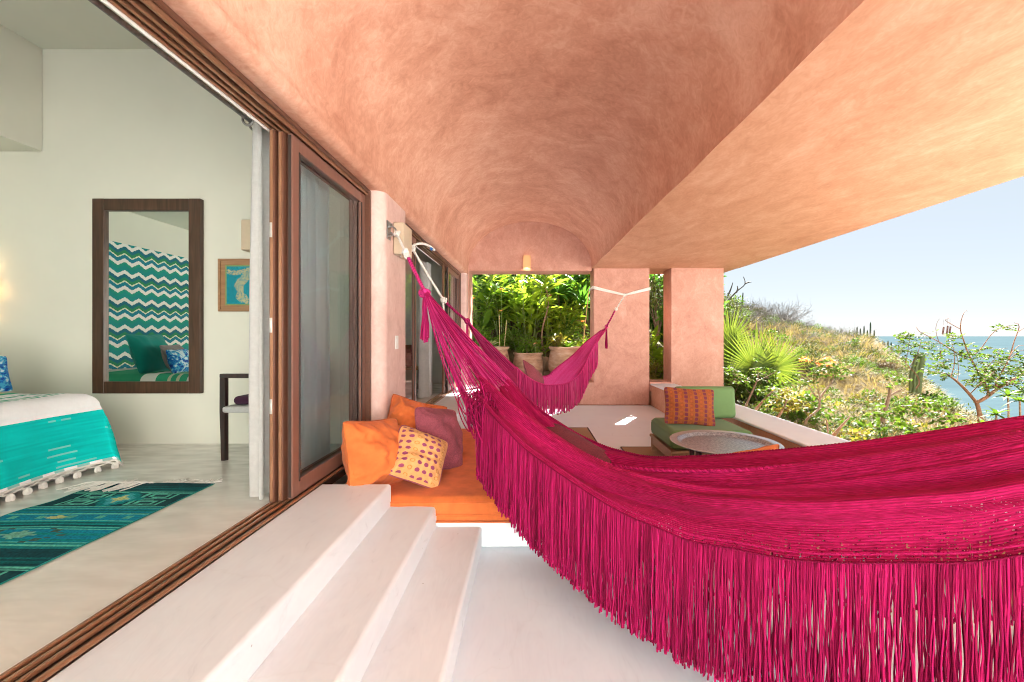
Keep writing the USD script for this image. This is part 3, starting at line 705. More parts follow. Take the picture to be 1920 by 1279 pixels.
gx = np.concatenate([np.linspace(-26, 2.5, 40), np.linspace(3.2, 40, 110), np.linspace(41, 130, 50)])
gy = np.concatenate([np.linspace(-40, 3, 24), np.linspace(3.4, 40, 110), np.linspace(41.5, 160, 50)])
GX, GY = np.meshgrid(gx, gy, indexing='ij')
tag(obj('hillside_ground', grid(np.stack([GX, GY, H(GX, GY)], -1)), 'ground', None, True), 'dry grassy hillside sloping down to the sea', kind='structure')
tag(obj('sea', (np.array([[-3000, -3000, -40], [60000, -3000, -40], [60000, 60000, -40], [-3000, 60000, -40.0]]), np.array([[0, 1, 2, 3]])), 'water'), 'calm pale turquoise sea reaching the horizon', kind='structure')
tag(obj('bounce_deck', [bx(3.14, 6.5, -12.0, 2.2, -0.5, 0.0), bx(6.504, 16.0, -12.0, 5.0, -0.5, 0.0)], 'whiteplaster'), 'unseen pale deck added beside the terrace to bounce sunlight', kind='structure')  # added deck, out of view, reflects sun up to soffit and vault
tag(obj('bounce_floor', bx(-8.0, 3.1, -12.0, Y0 - 0.01, -0.5, 0.0), 'steps'), 'unseen pale floor added behind the covered part to bounce sunlight', kind='structure')  # added sunlit floor, out of view, for bounce light

ww = thing('bounce_wing', 'unseen pale wall added behind the terrace to bounce sunlight', 'bounce_wall')  # added wall, out of view, throws sunlight back into the terrace
obj('wall', bx(-7.0, 17.0, -10.4, -10.0, -0.5, 7.4), 'whiteplaster', ww)

# ------------------------------------------------------------ sliding doors
def door(name, label, y0, y1, y_open0, y_open1, panels, latches=True):
    """Door opening y0..y1: tracks on the sill and head with raised rails, leaves parked between y_open.. and the ends."""
    t = thing(name, label, 'sliding door')
    XI, XO = -1.595, -1.452
    zt, zb = HEAD, LAND
    obj('sill_track', bx(XI, XO, y0, y1, zb - 0.05, zb + 0.004), 'darkgap', t)
    obj('head_track', bx(XI, XO, y0, y1, zt - 0.012, zt - 0.002), 'darkgap', t)
    lanes = (-1.572, -1.533, -1.494)
    for k, x in enumerate((XI + 0.006, -1.553, -1.513, XO - 0.012)):
        obj('sill_rail', bx(x - 0.010, x + 0.010, y0, y1, zb + 0.004, zb + 0.020, 0.004), 'rail', t, 40)
        obj('head_rail', bx(x - 0.009, x + 0.009, y0, y1, zt - 0.055, zt - 0.013, 0.004), 'rail', t, 40)
    obj('inner_trim', bx(XI - 0.012, XI - 0.004, y0, y1, zt - 0.065, zt - 0.004, 0.002), 'plastic', t)
    obj('sill_trim', bx(XI - 0.022, XI - 0.004, y0, y1, zb, zb + 0.010, 0.002), 'plastic', t)
    obj('outer_frame', bx(XO - 0.002, XO + 0.014, y0, y1, zt - 0.034, zt - 0.004, 0.004), 'frame', t, 40)
    obj('jamb', bx(XI, XO + 0.018, y1 - 0.035, y1 - 0.002, zb + 0.02, zt - 0.013, 0.004), 'frame', t, 40)
    for lane, a, b, st, kind in panels:
        x = lanes[lane]
        th = 0.016
        z0, z1 = zb + 0.022, zt - 0.058
        leaf = obj('door_leaf', [bx(x - th, x + th, a, a + st, z0, z1, 0.003), bx(x - th, x + th, b - st, b, z0, z1, 0.003),
                                 bx(x - th + 0.001, x + th - 0.001, a + st, b - st, z1 - st, z1 - 0.001, 0.003), bx(x - th + 0.001, x + th - 0.001, a + st, b - st, z0 + 0.001, z0 + st * 1.2, 0.003)],
                   'stile' if kind == 'screen' else 'frame', t, 40)
        obj('pane', (np.array([[x, a + st - 0.004, z0 + st - 0.004], [x, b - st + 0.004, z0 + st - 0.004], [x, b - st + 0.004, z1 - st + 0.004], [x, a + st - 0.004, z1 - st + 0.004]]), np.array([[0, 1, 2, 3]])), 'glass', leaf)
        if kind == 'screen':
            obj('bead', [bx(x + th - 0.004, x + th + 0.006, a + st - 0.012, a + st + 0.0, z0 + st, z1 - st, 0.002), bx(x + th - 0.004, x + th + 0.006, b - st, b - st + 0.012, z0 + st, z1 - st, 0.002)], 'darkgap', leaf)
        obj('edge_strip', bx(x - 0.009, x + 0.009, a - 0.006, a - 0.001, z0 + 0.01, z1 - 0.01, 0.002), 'rail' if lane != 2 else 'darkgap', leaf, 40)
        if latches and lane == 0:
            for z in (EYE + 0.645, EYE + 0.065, EYE - 0.43):
                obj('latch', [bx(x - 0.008, x + 0.008, a - 0.0095, a - 0.0065, z - 0.045, z + 0.045, 0.0012), bx(x - 0.004, x + 0.004, a - 0.013, a - 0.0096, z - 0.02, z + 0.02, 0.001)], 'steel', leaf, 40)
    return t


door('sliding_door', 'brown framed sliding door standing open to the bedroom with triple track', -1.58, DE, -1.5, 2.6,
     [(0, 2.60, 3.82, 0.075, 'glass'), (1, 2.625, 3.825, 0.075, 'glass'), (2, 2.66, 3.83, 0.085, 'screen')])
door('sliding_door', 'farther brown framed sliding door half open behind the hammock ropes', D2 + 0.01, D3, 5.6, 7.0,
     [(2, D2 + 0.03, 5.55, 0.085, 'screen'), (1, 7.55, 8.85, 0.08, 'glass'), (2, 7.75, 8.88, 0.085, 'screen')], False)


# ------------------------------------------------------------ curtains
def curtain(name, label, mat, y0, y1, xc, amp, waves, z0, z1, seed=0, n=180):
    t = np.linspace(0, 1, n)
    z = np.linspace(z0, z1, 14)
    Z, Tt = np.meshgrid(z, t, indexing='ij')
    g = np.random.default_rng(seed)
    ph = g.uniform(0, 6, 3)
    fl = 1 - 0.25 * (Z - z0) / (z1 - z0)
    X = xc + amp * fl * (np.sin(Tt * waves * 2 * PI + ph[0] + 0.3 * np.sin(Z * 1.1)) + 0.35 * np.sin(Tt * waves * 3.1 * PI + ph[1]))
    Y = y0 + (y1 - y0) * Tt + 0.012 * np.sin(Tt * waves * 4 * PI + ph[2] + Z * 0.6)
    o = thing(name, label, 'curtain')
    obj('drape', grid(np.stack([X, Y, Z], -1)), mat, o, True)
    return o


cu = curtain('linen_curtain', 'white linen curtain gathered at the edge of the open bedroom door', 'linen', 2.70, 2.98, -1.765, 0.062, 2.6, LAND + 0.005, EYE + 1.44, 3)
for k, y in enumerate(np.linspace(2.73, 3.0, 5)):
    th = np.linspace(0, 2 * PI, 25)
    obj('grommet', tube(np.stack([-1.80 + 0.036 * np.cos(th) , y + 0 * th, EYE + 1.385 + 0.036 * np.sin(th)], 1), 0.008, 8), 'hook', cu, True)
tag(obj('curtain_rod', tube([[-1.80, -1.2, EYE + 1.385], [-1.80, 4.0, EYE + 1.385]], 0.014, 12), 'hook', None, True), 'dark metal curtain rod inside the bedroom door head', 'curtain rod')
curtain('sheer_curtain', 'pale sheer curtain hanging behind the closed glass door leaf', 'sheer', 3.06, 3.66, -1.74, 0.05, 6.5, LAND + 0.006, EYE + 1.37, 5, 260)
curtain('linen_curtain', 'white curtain just inside the farther sliding door', 'linen', 7.15, 7.55, -1.78, 0.07, 3.2, LAND + 0.005, EYE + 1.25, 6)

# ------------------------------------------------------------ bedroom things
def frame4(x0, x1, z0, z1, fw, y, th, r=0.004):
    """Four mitred-looking frame bars (butted) on a wall that faces -y."""
    return [bx(x0, x0 + fw, y - th, y, z0, z1, r), bx(x1 - fw, x1, y - th, y, z0, z1, r), bx(x0 + fw + 0.0005, x1 - fw - 0.0005, y - th + 0.001, y, z1 - fw, z1 - 0.0005, r), bx(x0 + fw + 0.0005, x1 - fw - 0.0005, y - th + 0.001, y, z0 + 0.0005, z0 + fw, r)]


YW = YM - 0.003
a, b = at(172, 738, Y=YW - 0.05), at(375, 372, Y=YW - 0.05)
mi = thing('wall_mirror', 'tall mirror in a thick dark walnut frame on the bedroom wall', 'mirror')
for k, m in enumerate(frame4(a[0], b[0], a[2], b[2], 0.112, YW, 0.05)):
    obj('frame_bar', m, 'walnut', mi, 40)
obj('glass', bx(a[0] + 0.108, b[0] - 0.108, YW - 0.022, YW - 0.012, a[2] + 0.108, b[2] - 0.108), 'mirror', mi)

a, b = at(408, 584, Y=YW - 0.03), at(540, 485, Y=YW - 0.03)
pc = thing('framed_picture', 'small wood framed turquoise bead picture on the bedroom wall', 'picture')
for m in frame4(a[0], b[0], a[2], b[2], 0.022, YW, 0.03, 0.002):
    obj('frame_bar', m, 'teak', pc, 40)
obj('mount', bx(a[0] + 0.02, b[0] - 0.02, YW - 0.016, YW - 0.010, a[2] + 0.02, b[2] - 0.02), L['teak'], pc)
n1, n2 = 60, 84
gx_, gz_ = np.meshgrid(np.linspace(a[0] + 0.065, b[0] - 0.065, n2 + 1), np.linspace(a[2] + 0.06, b[2] - 0.06, n1 + 1))
uu, vv = np.meshgrid((np.arange(n2) + 0.5) / n2, (np.arange(n1) + 0.5) / n1)
base = lin(28, 150, 168)
col = np.tile(base, (n1, n2, 1)) * (0.8 + 0.4 * np.random.default_rng(3).random((n1, n2, 1)))
ff = meshkit.fbm(np.stack([uu * 6, vv * 6, uu * 0], -1), 3, 8)
ring = np.abs(np.hypot(uu - 0.62, (vv - 0.42) * 0.9) - 0.36 - 0.12 * (ff - 0.5)) < 0.085
top = (np.abs(vv - 0.86 + 0.05 * np.sin(uu * 9)) < 0.055)
dots = np.random.default_rng(4).random((n1, n2)) < 0.72
col[(ring | top) & dots] = lin(196, 190, 150)
col[(np.minimum(np.minimum(uu, 1 - uu) * 1.3, np.minimum(vv, 1 - vv)) < 0.03)] = lin(140, 170, 110)
m, cd = cells(np.stack([gx_, np.full_like(gx_, YW - 0.018), gz_], -1), col)
obj('bead_panel', m, 'art', pc, cd=cd)

a, b = at(455, 470, Y=YW - 0.1), at(500, 413, Y=YW - 0.1)
wl = thing('wall_lamp', 'small cream box wall lamp partly behind the bedroom curtain', 'lamp')
obj('shade', bx(a[0], a[0] + 0.24, YW - 0.13, YW - 0.012, a[2], b[2], 0.008), 'sconce', wl, 40)
obj('backplate', bx(a[0] + 0.07, a[0] + 0.17, YW - 0.012, YW, a[2] + 0.06, b[2] - 0.06, 0.003), 'steel', wl)

# a lit lamp on the bedside wall just outside the left edge: its glow is seen on the wall
bl = thing('bedside_lamp', 'lit wall lamp beside the bed whose glow falls on the wall', 'lamp')
obj('shade', lathe([(0.075, EYE + 0.16), (0.085, EYE + 0.30), (0.08, EYE + 0.44)], 24), 'sconce', bl, True)
obj('bulb', move(trimesh.creation.icosphere(2, 0.03), (0, 0, EYE + 0.30)), 'bulb', bl, True)
obj('bracket', bx(-0.02, 0.02, 0.0, 0.10, EYE + 0.26, EYE + 0.29, 0.004), 'steel', bl)
UsdGeom.Xformable(bl).GetOrderedXformOps()[0].Set(Gf.Vec3d(-5.165, YM - 0.105, 0.12))

# the chevron wall cloth behind the bed: zigzag bands of white, green, teal and blue
def chevron(z, y):
    per = 0.216
    tri = np.abs(((y / per) % 1.0) * 2 - 1)
    s = (z - tri * 0.062)
    k = np.floor(s / 0.0585).astype(int)
    pal = np.array([lin(232, 234, 228), lin(14, 142, 140), lin(12, 150, 130), lin(232, 234, 228), lin(12, 128, 150), lin(225, 232, 200), lin(40, 138, 96), lin(14, 110, 130), lin(232, 234, 228)])
    w = np.array([1.15, 1.5, 1.0, 1.15, 1.2, 0.4, 1.0, 1.1, 0.0])
    e = np.cumsum(w) / w.sum()
    ph = (s / 0.385) % 1.0
    return pal[np.searchsorted(e, ph, 'right').clip(0, 7)]


n1, n2 = 260, 330
y_, z_ = np.linspace(0.6, YM - 0.02, n2 + 1), np.linspace(LAND + 0.3, EYE + 1.30, n1 + 1)
Yg, Zg = np.meshgrid(y_, z_)
yc, zc = np.meshgrid((y_[1:] + y_[:-1]) / 2, (z_[1:] + z_[:-1]) / 2)
m, cd = cells(np.stack([np.full_like(Yg, XH + 0.03), Yg, Zg], -1), chevron(zc, yc))
hb = thing('chevron_headboard', 'tall headboard covered in green teal and white zigzag cloth, seen in the mirror', 'headboard')
obj('panel', bx(XH + 0.001, XH + 0.027, 0.6, YM - 0.02, LAND, EYE + 1.30), 'whiteplaster', hb)
obj('zigzag_cloth', m, 'walltex', hb, cd=cd)

# bed: plinth, mattress, spread with tassels, pillows
BX0, BX1, BY0, BY1, BT = XH + 0.05, -3.42, 1.35, 3.30, LAND + 0.60
bed = thing('bed', 'wide bed on a white plastered plinth', 'bed')
obj('plinth', bx(BX0, BX1, BY0, BY1, LAND, LAND + 0.20, 0.006), 'whiteplaster', bed, 40)
obj('mattress', rounded(BX0, BX1 - 0.01, BY0 + 0.01, BY1 - 0.01, LAND + 0.202, BT - 0.012, 0.06), 'linen', bed, True)
# spread: the top, falling over the foot (towards the terrace) and both sides
def spread_pt(u, v):
    """u along the bed's width (y), v across: from the head side over the foot edge down to the hem, in metres of cloth."""
    pass


sg = np.linspace(-0.66, BY1 - BY0 + 0.52, 200)     # along y, with overhang at both ends
tg = np.linspace(-1.72, 0.60, 190)                 # along x from the top to the hem
Sg, Tg = np.meshgrid(sg, tg, indexing='ij')
def fold_over(d, r=0.10):
    """distance along cloth past an edge (minus r) -> (outward, drop)."""
    o = np.where(d < 0, d, np.where(d < r * PI / 2, r * np.sin(np.clip(d, 0, r * PI / 2) / r), r + (d - r * PI / 2) * 0.22))
    z = np.where(d < 0, 0, np.where(d < r * PI / 2, -r + r * np.cos(np.clip(d, 0, r * PI / 2) / r), -r - (d - r * PI / 2) * 0.975))
    return o, z
ox, zx = fold_over(Tg)
w_ = BY1 - BY0
oy1, zy1 = fold_over(Sg - w_ + 0.05)
oy0, zy0 = fold_over(-Sg + 0.05)
Xs = BX1 - 0.06 + ox
Ys = np.where(Sg > w_ / 2, BY1 - 0.05 + oy1, BY0 + 0.05 - oy0)
drop = np.minimum(zx, np.minimum(zy1, zy0)) - 0.35 * np.maximum(0, -zx - 0.1) * np.maximum(0, -np.minimum(zy1, zy0) - 0.1) * 2
Zs = np.maximum(BT + drop, LAND + 0.03)
wv = (meshkit.fbm(np.stack([Xs * 2.0, Ys * 2.0, Zs * 2.0], -1), 3, 21) - 0.5)
Zs = Zs + wv * 0.035 * (drop > -0.12)
Xs = Xs + 0.045 * np.sin(Sg * 6.0 + 1.0) * np.clip(-drop / 0.5, 0, 1) + wv * 0.05 * np.clip(-drop / 0.3, 0, 1)
wr2 = meshkit.fbm(np.stack([Xs * 7, Ys * 7, Zs * 5], -1), 3, 22) - 0.5
Xs = Xs + wr2 * 0.022 * np.clip(-drop / 0.2, 0.0, 1)
Zs = Zs + wr2 * 0.020 * (drop > -0.10)
P = np.stack([Xs, Ys, Zs], -1)
ts = np.stack([Tg[:-1, :-1]], 0)[0] + (tg[1] - tg[0]) / 2
ss = Sg[:-1, :-1] + (sg[1] - sg[0]) / 2
turq, white = lin(0, 206, 200), lin(250, 250, 252)
col = np.tile(white, ts.shape + (1,))
g4 = np.random.default_rng(11)
streak = meshkit.fbm(np.stack([ss * 3.5, ts * 110, ts * 0], -1), 3, 4)
tone = (0.82 + 0.36 * streak)[..., None]
band = (ts > 0.20) & (ts < 0.575)
col[band] = (turq * tone)[band]
col[band & (streak > 0.74)] = lin(120, 208, 204)
for c0, wd in ((-0.13, 0.035), (-0.075, 0.018), (-0.24, 0.03), (-0.31, 0.012)):
    on = (np.abs(ts - c0) < wd / 2)
    col[on & ((ss * 40 % 1) > 0.25)] = lin(90, 190, 160)
col[(ts < -0.42) & (ts > -0.78)] = lin(60, 178, 140)
col[(np.abs(ts + 0.52) < 0.02) | (np.abs(ts + 0.62) < 0.02)] = lin(215, 220, 190)
col[(ts < -0.95)] = lin(62, 170, 132)
col[(ts > 0.575) & (((ss * 70) % 1) < 0.5)] = lin(150, 205, 200)
m, cd = cells(P, col)
sp_ = thing('bedspread', 'white and turquoise striped cotton bedspread with white pompoms along its hem', 'bedspread')
from scipy.spatial import ConvexHull
obj('cloth', m, printed('spread_cotton', 0.9, 0.0, 260.0, 0.4, 0.04), sp_, cd=cd)
hem = P[:, -1]
hem = hem[(hem[:, 1] > 1.5)]
d = np.r_[0, np.cumsum(np.linalg.norm(np.diff(hem, axis=0), axis=1))]
obj('hem_cord', tube(hem[::3], 0.008, 6), 'whitecord', sp_, True)
def pompom(p, r, seed):
    g = np.random.default_rng(seed)
    k = 60
    th = g.uniform(0, 2 * PI, k); rr = r * np.sqrt(g.random(k)) * 0.9
    C = np.zeros((k, 4, 3))
    for j, q in enumerate((0.0, 0.35, 0.75, 1.0)):
        f = (0.25, 1.0, 1.05, 0.9)[j]
        C[:, j, 0] = p[0] + rr * np.cos(th) * f
        C[:, j, 1] = p[1] + rr * np.sin(th) * f
        C[:, j, 2] = p[2] - q * r * 1.9 * g.uniform(0.85, 1.1, k)
    top = move(trimesh.creation.icosphere(1, r * 0.55), (p[0], p[1], p[2] - r * 0.6))
    return join([tubes(C, r * 0.13, 3), top])
for k, q in enumerate(np.arange(0.04, d[-1], 0.115)):
    i = np.searchsorted(d, q)
    i = min(i, len(hem) - 1)
    p = hem[i] - [0, 0, 0.012]
    loop = np.stack([hem[max(i - 6, 0)], p - [0, 0, 0.012], hem[min(i + 6, len(hem) - 1)]])
    obj('pompom', join([pompom(p - [0, 0, 0.012], 0.022, k), tube(spline(loop, 7), 0.006, 5)]), 'whitecord', sp_, 50)


def floral(uv):
    n = meshkit.fbm(np.stack([uv[:, 0] * 9, uv[:, 1] * 9, uv[:, 0] * 0], -1), 4, 31)
    n2 = meshkit.fbm(np.stack([uv[:, 0] * 17, uv[:, 1] * 17, uv[:, 0] * 0 + 4], -1), 3, 32)
    pal = np.array([lin(8, 60, 150), lin(14, 110, 190), lin(70, 170, 210), lin(200, 225, 235)])
    return pal[np.clip(((n * 0.6 + n2 * 0.4 - 0.32) * 11).astype(int), 0, 3)]


put_pillow('blue_pillow', 'small blue and white floral pillow standing on the bed', 'print', (-4.12, 3.16, BT + 0.01), 0.42, 0.30, 0.13, math.radians(80), math.radians(-14), 0, floral, None, 60, 2)
put_pillow('grey_pillow', 'grey linen pillow leaning between the blue and the teal pillows', 'grey', (-4.32, 2.98, BT + 0.01), 0.52, 0.36, 0.16, math.radians(72), math.radians(-20), 0, None, 'grey', 26, 4)
put_pillow('teal_pillow', 'large teal pillow behind the grey pillow on the bed', 'teal', (-4.60, 3.0, BT + 0.01), 0.66, 0.50, 0.20, math.radians(80), math.radians(-18), 0, None, 'teal', 26, 6)

# rug: woven stripes, stepped frets and a centre lozenge, undulating edges, white fringe at its far end
n1, n2 = 230, 96
RX0, RX1, RY1, RL = -3.00, -2.205, 2.985, 1.85
uu, vv = np.meshgrid((np.arange(n2) + 0.5) / n2, (np.arange(n1) + 0.5) / n1 * RL)
g5 = np.random.default_rng(5)
dk, tl, bl_, lt, sd = lin(10, 62, 70), lin(0, 122, 124), lin(0, 126, 154), lin(92, 184, 164), lin(186, 196, 132)
col = np.zeros((n1, n2, 3))
v1_ = vv[:, 0]
row = np.zeros((n1, 3))
for i, v in enumerate(v1_):
    z = v % 0.92
    if z < 0.07: c = dk
    elif z < 0.17: c = (tl * 0.55, dk)[int(v * 60) % 2]
    elif z < 0.40: c = dk * 0.95
    elif z < 0.52: c = (tl, bl_ * 0.9, tl * 0.7)[int(v * 70) % 3]
    elif z < 0.60: c = bl_
    elif z < 0.70: c = (tl, tl * 1.2, dk)[int(v * 80) % 3]
    else: c = (bl_ * 0.95, tl * 1.1, bl_)[int(v * 45) % 3] if z < 0.86 else tl
    row[i] = c * g5.uniform(0.85, 1.12)
col[:] = row[:, None]
for z in (0.165, 0.185, 0.405, 0.43, 0.515, 0.605, 0.69, 0.71, 0.855, 0.885):
    for base in (0, 0.92):
        on = np.abs(vv - z - base) < 0.0055
        col[on] = lt * 1.0
zz = vv % 0.92
def fret(cu, cv, sx, sy):
    """a squared spiral"""
    a = (uu - cu) / sx; b = (zz - cv) / sy
    k = np.maximum(np.abs(a), np.abs(b))
    on = ((k > 0.82) & (k < 1.0) & ~((a > 0.2) & (b < -0.82))) | ((np.abs(k - 0.5) < 0.11) & ~((a < -0.3) & (b > 0.3))) | ((np.abs(a - 0.5 * 0) < 0.12) & (b > 0.5) & (b < 0.9))
    return on
for cu, sx in ((0.24, 0.13), (0.78, 0.13)):
    for cv in (0.235, 0.345):
        col[fret(cu, cv, sx, 0.045)] = lt
q = np.round(np.abs(uu - 0.51) * 30) / 30 * 1.0 + np.round(np.abs(zz - 0.29) * 60) / 60 * 1.3
col[(q < 0.19) & (zz > 0.18) & (zz < 0.40)] = tl
col[(q < 0.13) & (zz > 0.18) & (zz < 0.40)] = lin(60, 160, 170)
col[(q < 0.075) & (zz > 0.18) & (zz < 0.40)] = sd
q2 = np.round(np.abs(uu - 0.42) * 24) / 24 + np.round(np.abs(zz - 0.56) * 90) / 90 * 3
col[(q2 < 0.10)] = sd * 0.9
col[(np.abs(((uu * 5) % 1) - 0.5) < 0.12) & (np.abs(zz - 0.56) < 0.018)] = lt * 0.8
q3 = np.round(np.abs(uu - 0.45) * 22) / 22 * 1.2 + np.round(np.abs(zz - 0.78) * 70) / 70 * 2.2
col[(q3 < 0.12)] = lin(110, 170, 150)
col[(np.abs(q3 - 0.33) < 0.02) & (zz > 0.70) & (zz < 0.86)] = lin(60, 90, 80)
col *= 1.3 * g5.uniform(0.72, 1.22, (n1, n2, 1))
rug = thing('woven_rug', 'teal and blue handwoven rug with stepped patterns and white fringe', 'rug')
ug, vg = np.meshgrid(np.arange(n2 + 1) / n2, np.arange(n1 + 1) / n1 * RL)
el_ = 0.018 * np.sin(vg * 8.3) + 0.010 * np.sin(vg * 21 + 1)
Xr_ = RX0 + (RX1 - RX0) * ug + el_ * (0.35 + 0.65 * np.where(ug < 0.5, 1.0, -0.7))
Zr_ = LAND + 0.008 + 0.006 * np.abs(np.sin(vg * 5.1 + ug * 2)) * (1 - np.abs(2 * ug - 1))
m, cd = cells(np.stack([Xr_, RY1 - vg, Zr_], -1), col)
obj('weave', m, 'woven', rug, cd=cd)
sk = np.concatenate([grid(np.stack([np.stack([Xr_[:, j], RY1 - vg[:, j], Zr_[:, j]], -1), np.stack([Xr_[:, j], RY1 - vg[:, j], 0 * Zr_[:, j] + LAND + 0.0005], -1)], 1))[0] for j in (0, -1)])
obj('selvage', [tube(np.stack([Xr_[::3, j], RY1 - vg[::3, j], Zr_[::3, j] - 0.002], -1), 0.0035, 5) for j in (0, -1)], L['teal'], rug, True)
C = []
for k in range(64):
    x = RX0 + (RX1 - RX0) * (k + 0.5) / 64
    back = x < -2.62 and g5.random() < 0.8
    ln = g5.uniform(0.10, 0.17)
    pts = np.zeros((7, 3)); t = np.linspace(0, 1, 7)
    dx = g5.normal(0, 0.035) + (0.02 if not back else -0.10)
    pts[:, 0] = x + dx * t + g5.normal(0, 0.006, 7) * t
    pts[:, 1] = RY1 + (np.sin(t * PI * 0.9) * 0.05 - t * ln * 1.2 if back else t * ln * g5.uniform(0.3, 0.75)) + g5.normal(0, 0.004, 7) * t
    pts[:, 2] = LAND + 0.006 + (0.016 * np.sin(np.clip(t * 1.3, 0, 1) * PI) + 0.012 * t if back else 0)
    C.append(pts)
obj('fringe', tubes(np.stack(C), 0.0042, 5), 'whitecord', rug, True, kind='stuff')

# armchair
ch = thing('armchair', 'dark wood armchair with pale seat and purple cushion beside the curtain', 'armchair')
cx0, cy0 = -2.55, 3.56
sw = 0.56
for (px, py, h, nm) in ((cx0, cy0, 0.70, 'leg'), (cx0, cy0 - sw, 0.70, 'leg'), (cx0 + 0.54, cy0, 0.86, 'leg'), (cx0 + 0.54, cy0 - sw, 0.86, 'leg')):
    pass
for (px, py, h) in ((cx0, cy0, 0.69), (cx0 + 0.54, cy0, 0.84)):
    for s in (0, 1):
        yy = py + s * 0.44
        b_ = trimesh.convex.convex_hull(np.array([[px - w_ + 0.022 + dx, yy - w_ + 0.022, z] for z, w_s in ((LAND, 0.013), (LAND + 0.42, 0.021), (LAND + h, 0.020)) for dx in (0,) for w_ in (0,)] + [[px + sx * ww, yy + sy * ww, LAND + z] for z, ww in ((0.002, 0.014), (0.42, 0.022), (h, 0.021)) for sx in (-1, 1) for sy in (-1, 1)]))
        obj('leg', (np.array(b_.vertices), np.array(b_.faces)), 'dark_wood', ch, 30)
for s in (0, 1):
    obj('arm', bx(cx0 - 0.024, cx0 + 0.56, cy0 + s * 0.44 - 0.024, cy0 + s * 0.44 + 0.024, LAND + 0.69, LAND + 0.725, 0.005), 'dark_wood', ch, 40)
obj('seat', rounded(cx0 + 0.0, cx0 + 0.54, cy0 - 0.03, cy0 + 0.47, LAND + 0.40, LAND + 0.455, 0.02), 'linen', ch, 40)
obj('backrest', bx(cx0 + 0.53, cx0 + 0.56, cy0 + 0.022, cy0 + 0.42, LAND + 0.52, LAND + 0.82, 0.005), 'dark_wood', ch, 40)
o = obj('seat_cushion', rounded(cx0 + 0.045, cx0 + 0.50, cy0 + 0.03, cy0 + 0.41, LAND + 0.457, LAND + 0.53, 0.034), 'purple', None, True)
tag(o, 'dark purple seat cushion on the armchair', 'cushion')

# second room: dark cupboard, bench with a red cushion
cb = thing('dark_cupboard', 'tall dark wood cupboard inside the farther room', 'cupboard')
obj('case', bx(-3.6, -2.9, 8.3, 9.2, LAND, LAND + 2.0, 0.01), 'dark_wood', cb, 40)
for k in (0, 1):
    obj('door', bx(-3.58 + k * 0.34, -3.26 + k * 0.34, 8.275, 8.298, LAND + 0.05, LAND + 1.95, 0.004), 'dark_wood', cb, 40)
bn = thing('wood_bench', 'wooden bench inside the farther room', 'bench')
obj('seat', bx(-3.0, -2.1, 8.0, 8.45, LAND + 0.40, LAND + 0.45, 0.01), 'teak', bn, 40)
for X in (-2.95, -2.2):
    for Y in (8.03, 8.38):
        obj('leg', bx(X, X + 0.05, Y, Y + 0.05, LAND, LAND + 0.40), 'dark_wood', bn)
put_pillow('red_cushion', 'dark red patterned cushion on the bench in the farther room', 'maroon', (-2.55, 8.25, LAND + 0.452), 0.6, 0.45, 0.16, 0.1, math.radians(-10))

# ------------------------------------------------------------ pier fittings
sc_a, sc_b = at(737, 483, X=W0 + 0.006), at(757, 424, X=W0 + 0.006)
sc = thing('box_sconce', 'cream box sconce on the pink pier beside the hammock hook', 'lamp')
obj('shade', bx(W0 + 0.001, W0 + 0.105, 4.12, 4.41, EYE + 0.79, EYE + 1.10, 0.010), 'sconce', sc, 40)
obj('bottom_knob', move(trimesh.creation.icosphere(1, 0.010), (W0 + 0.05, 4.2, EYE + 0.783)), 'steel', sc, True)
ls = thing('lit_sconce', 'small lit box sconce in the lunette above the garden window', 'lamp')
a, b = at(981, 503, Y=YB - 0.04), at(995, 480, Y=YB - 0.04)
obj('shade', [bx(a[0], a[0] + 0.008, YB - 0.11, YB - 0.001, a[2], b[2]), bx(b[0] - 0.008, b[0], YB - 0.11, YB - 0.001, a[2], b[2]), bx(a[0] + 0.008, b[0] - 0.008, YB - 0.11, YB - 0.102, a[2], b[2])], 'sconce_lit', ls)
obj('bulb', move(trimesh.creation.icosphere(2, 0.022), ((a[0] + b[0]) / 2, YB - 0.05, a[2] + 0.03)), 'bulb', ls, True)
sw_ = thing('light_switch', 'white light switch plate on the pink pier', 'switch')
p = at(743, 642, X=W0)
obj('plate', bx(W0 + 0.0008, W0 + 0.009, p[1] - 0.045, p[1] + 0.045, p[2] - 0.066, p[2] + 0.066, 0.003), 'plastic', sw_, 40)
obj('rocker', bx(W0 + 0.009, W0 + 0.013, p[1] - 0.016, p[1] + 0.016, p[2] - 0.033, p[2] + 0.033, 0.0015), 'plastic', sw_, 40)

hk = thing('wall_hook', 'steel hook plate bolted to the pink pier holding the large hammock', 'hook')
HP = at(728, 432, X=W0)
HY, HZ = HP[1], HP[2]
obj('plate', bx(W0 + 0.0006, W0 + 0.009, HY - 0.05, HY + 0.05, HZ - 0.085, HZ + 0.085, 0.002), 'hook', hk, 40)
for k, z in enumerate((-0.062, -0.022, 0.022, 0.062)):
    obj('bolt', move(trimesh.creation.cylinder(0.011, 0.022, sections=6), (W0 + 0.02, HY + (0.022 if k % 2 else -0.022), HZ + z), rot('y', PI / 2)), 'hook', hk, 30)
th = np.linspace(-0.5 * PI, 0.5 * PI, 15)
obj('eye', tube(np.stack([W0 + 0.009 + 0.062 * np.cos(th), HY + 0 * th, HZ + 0.045 * np.sin(th) - 0.005], 1), 0.0085, 8), 'hook', hk, True)


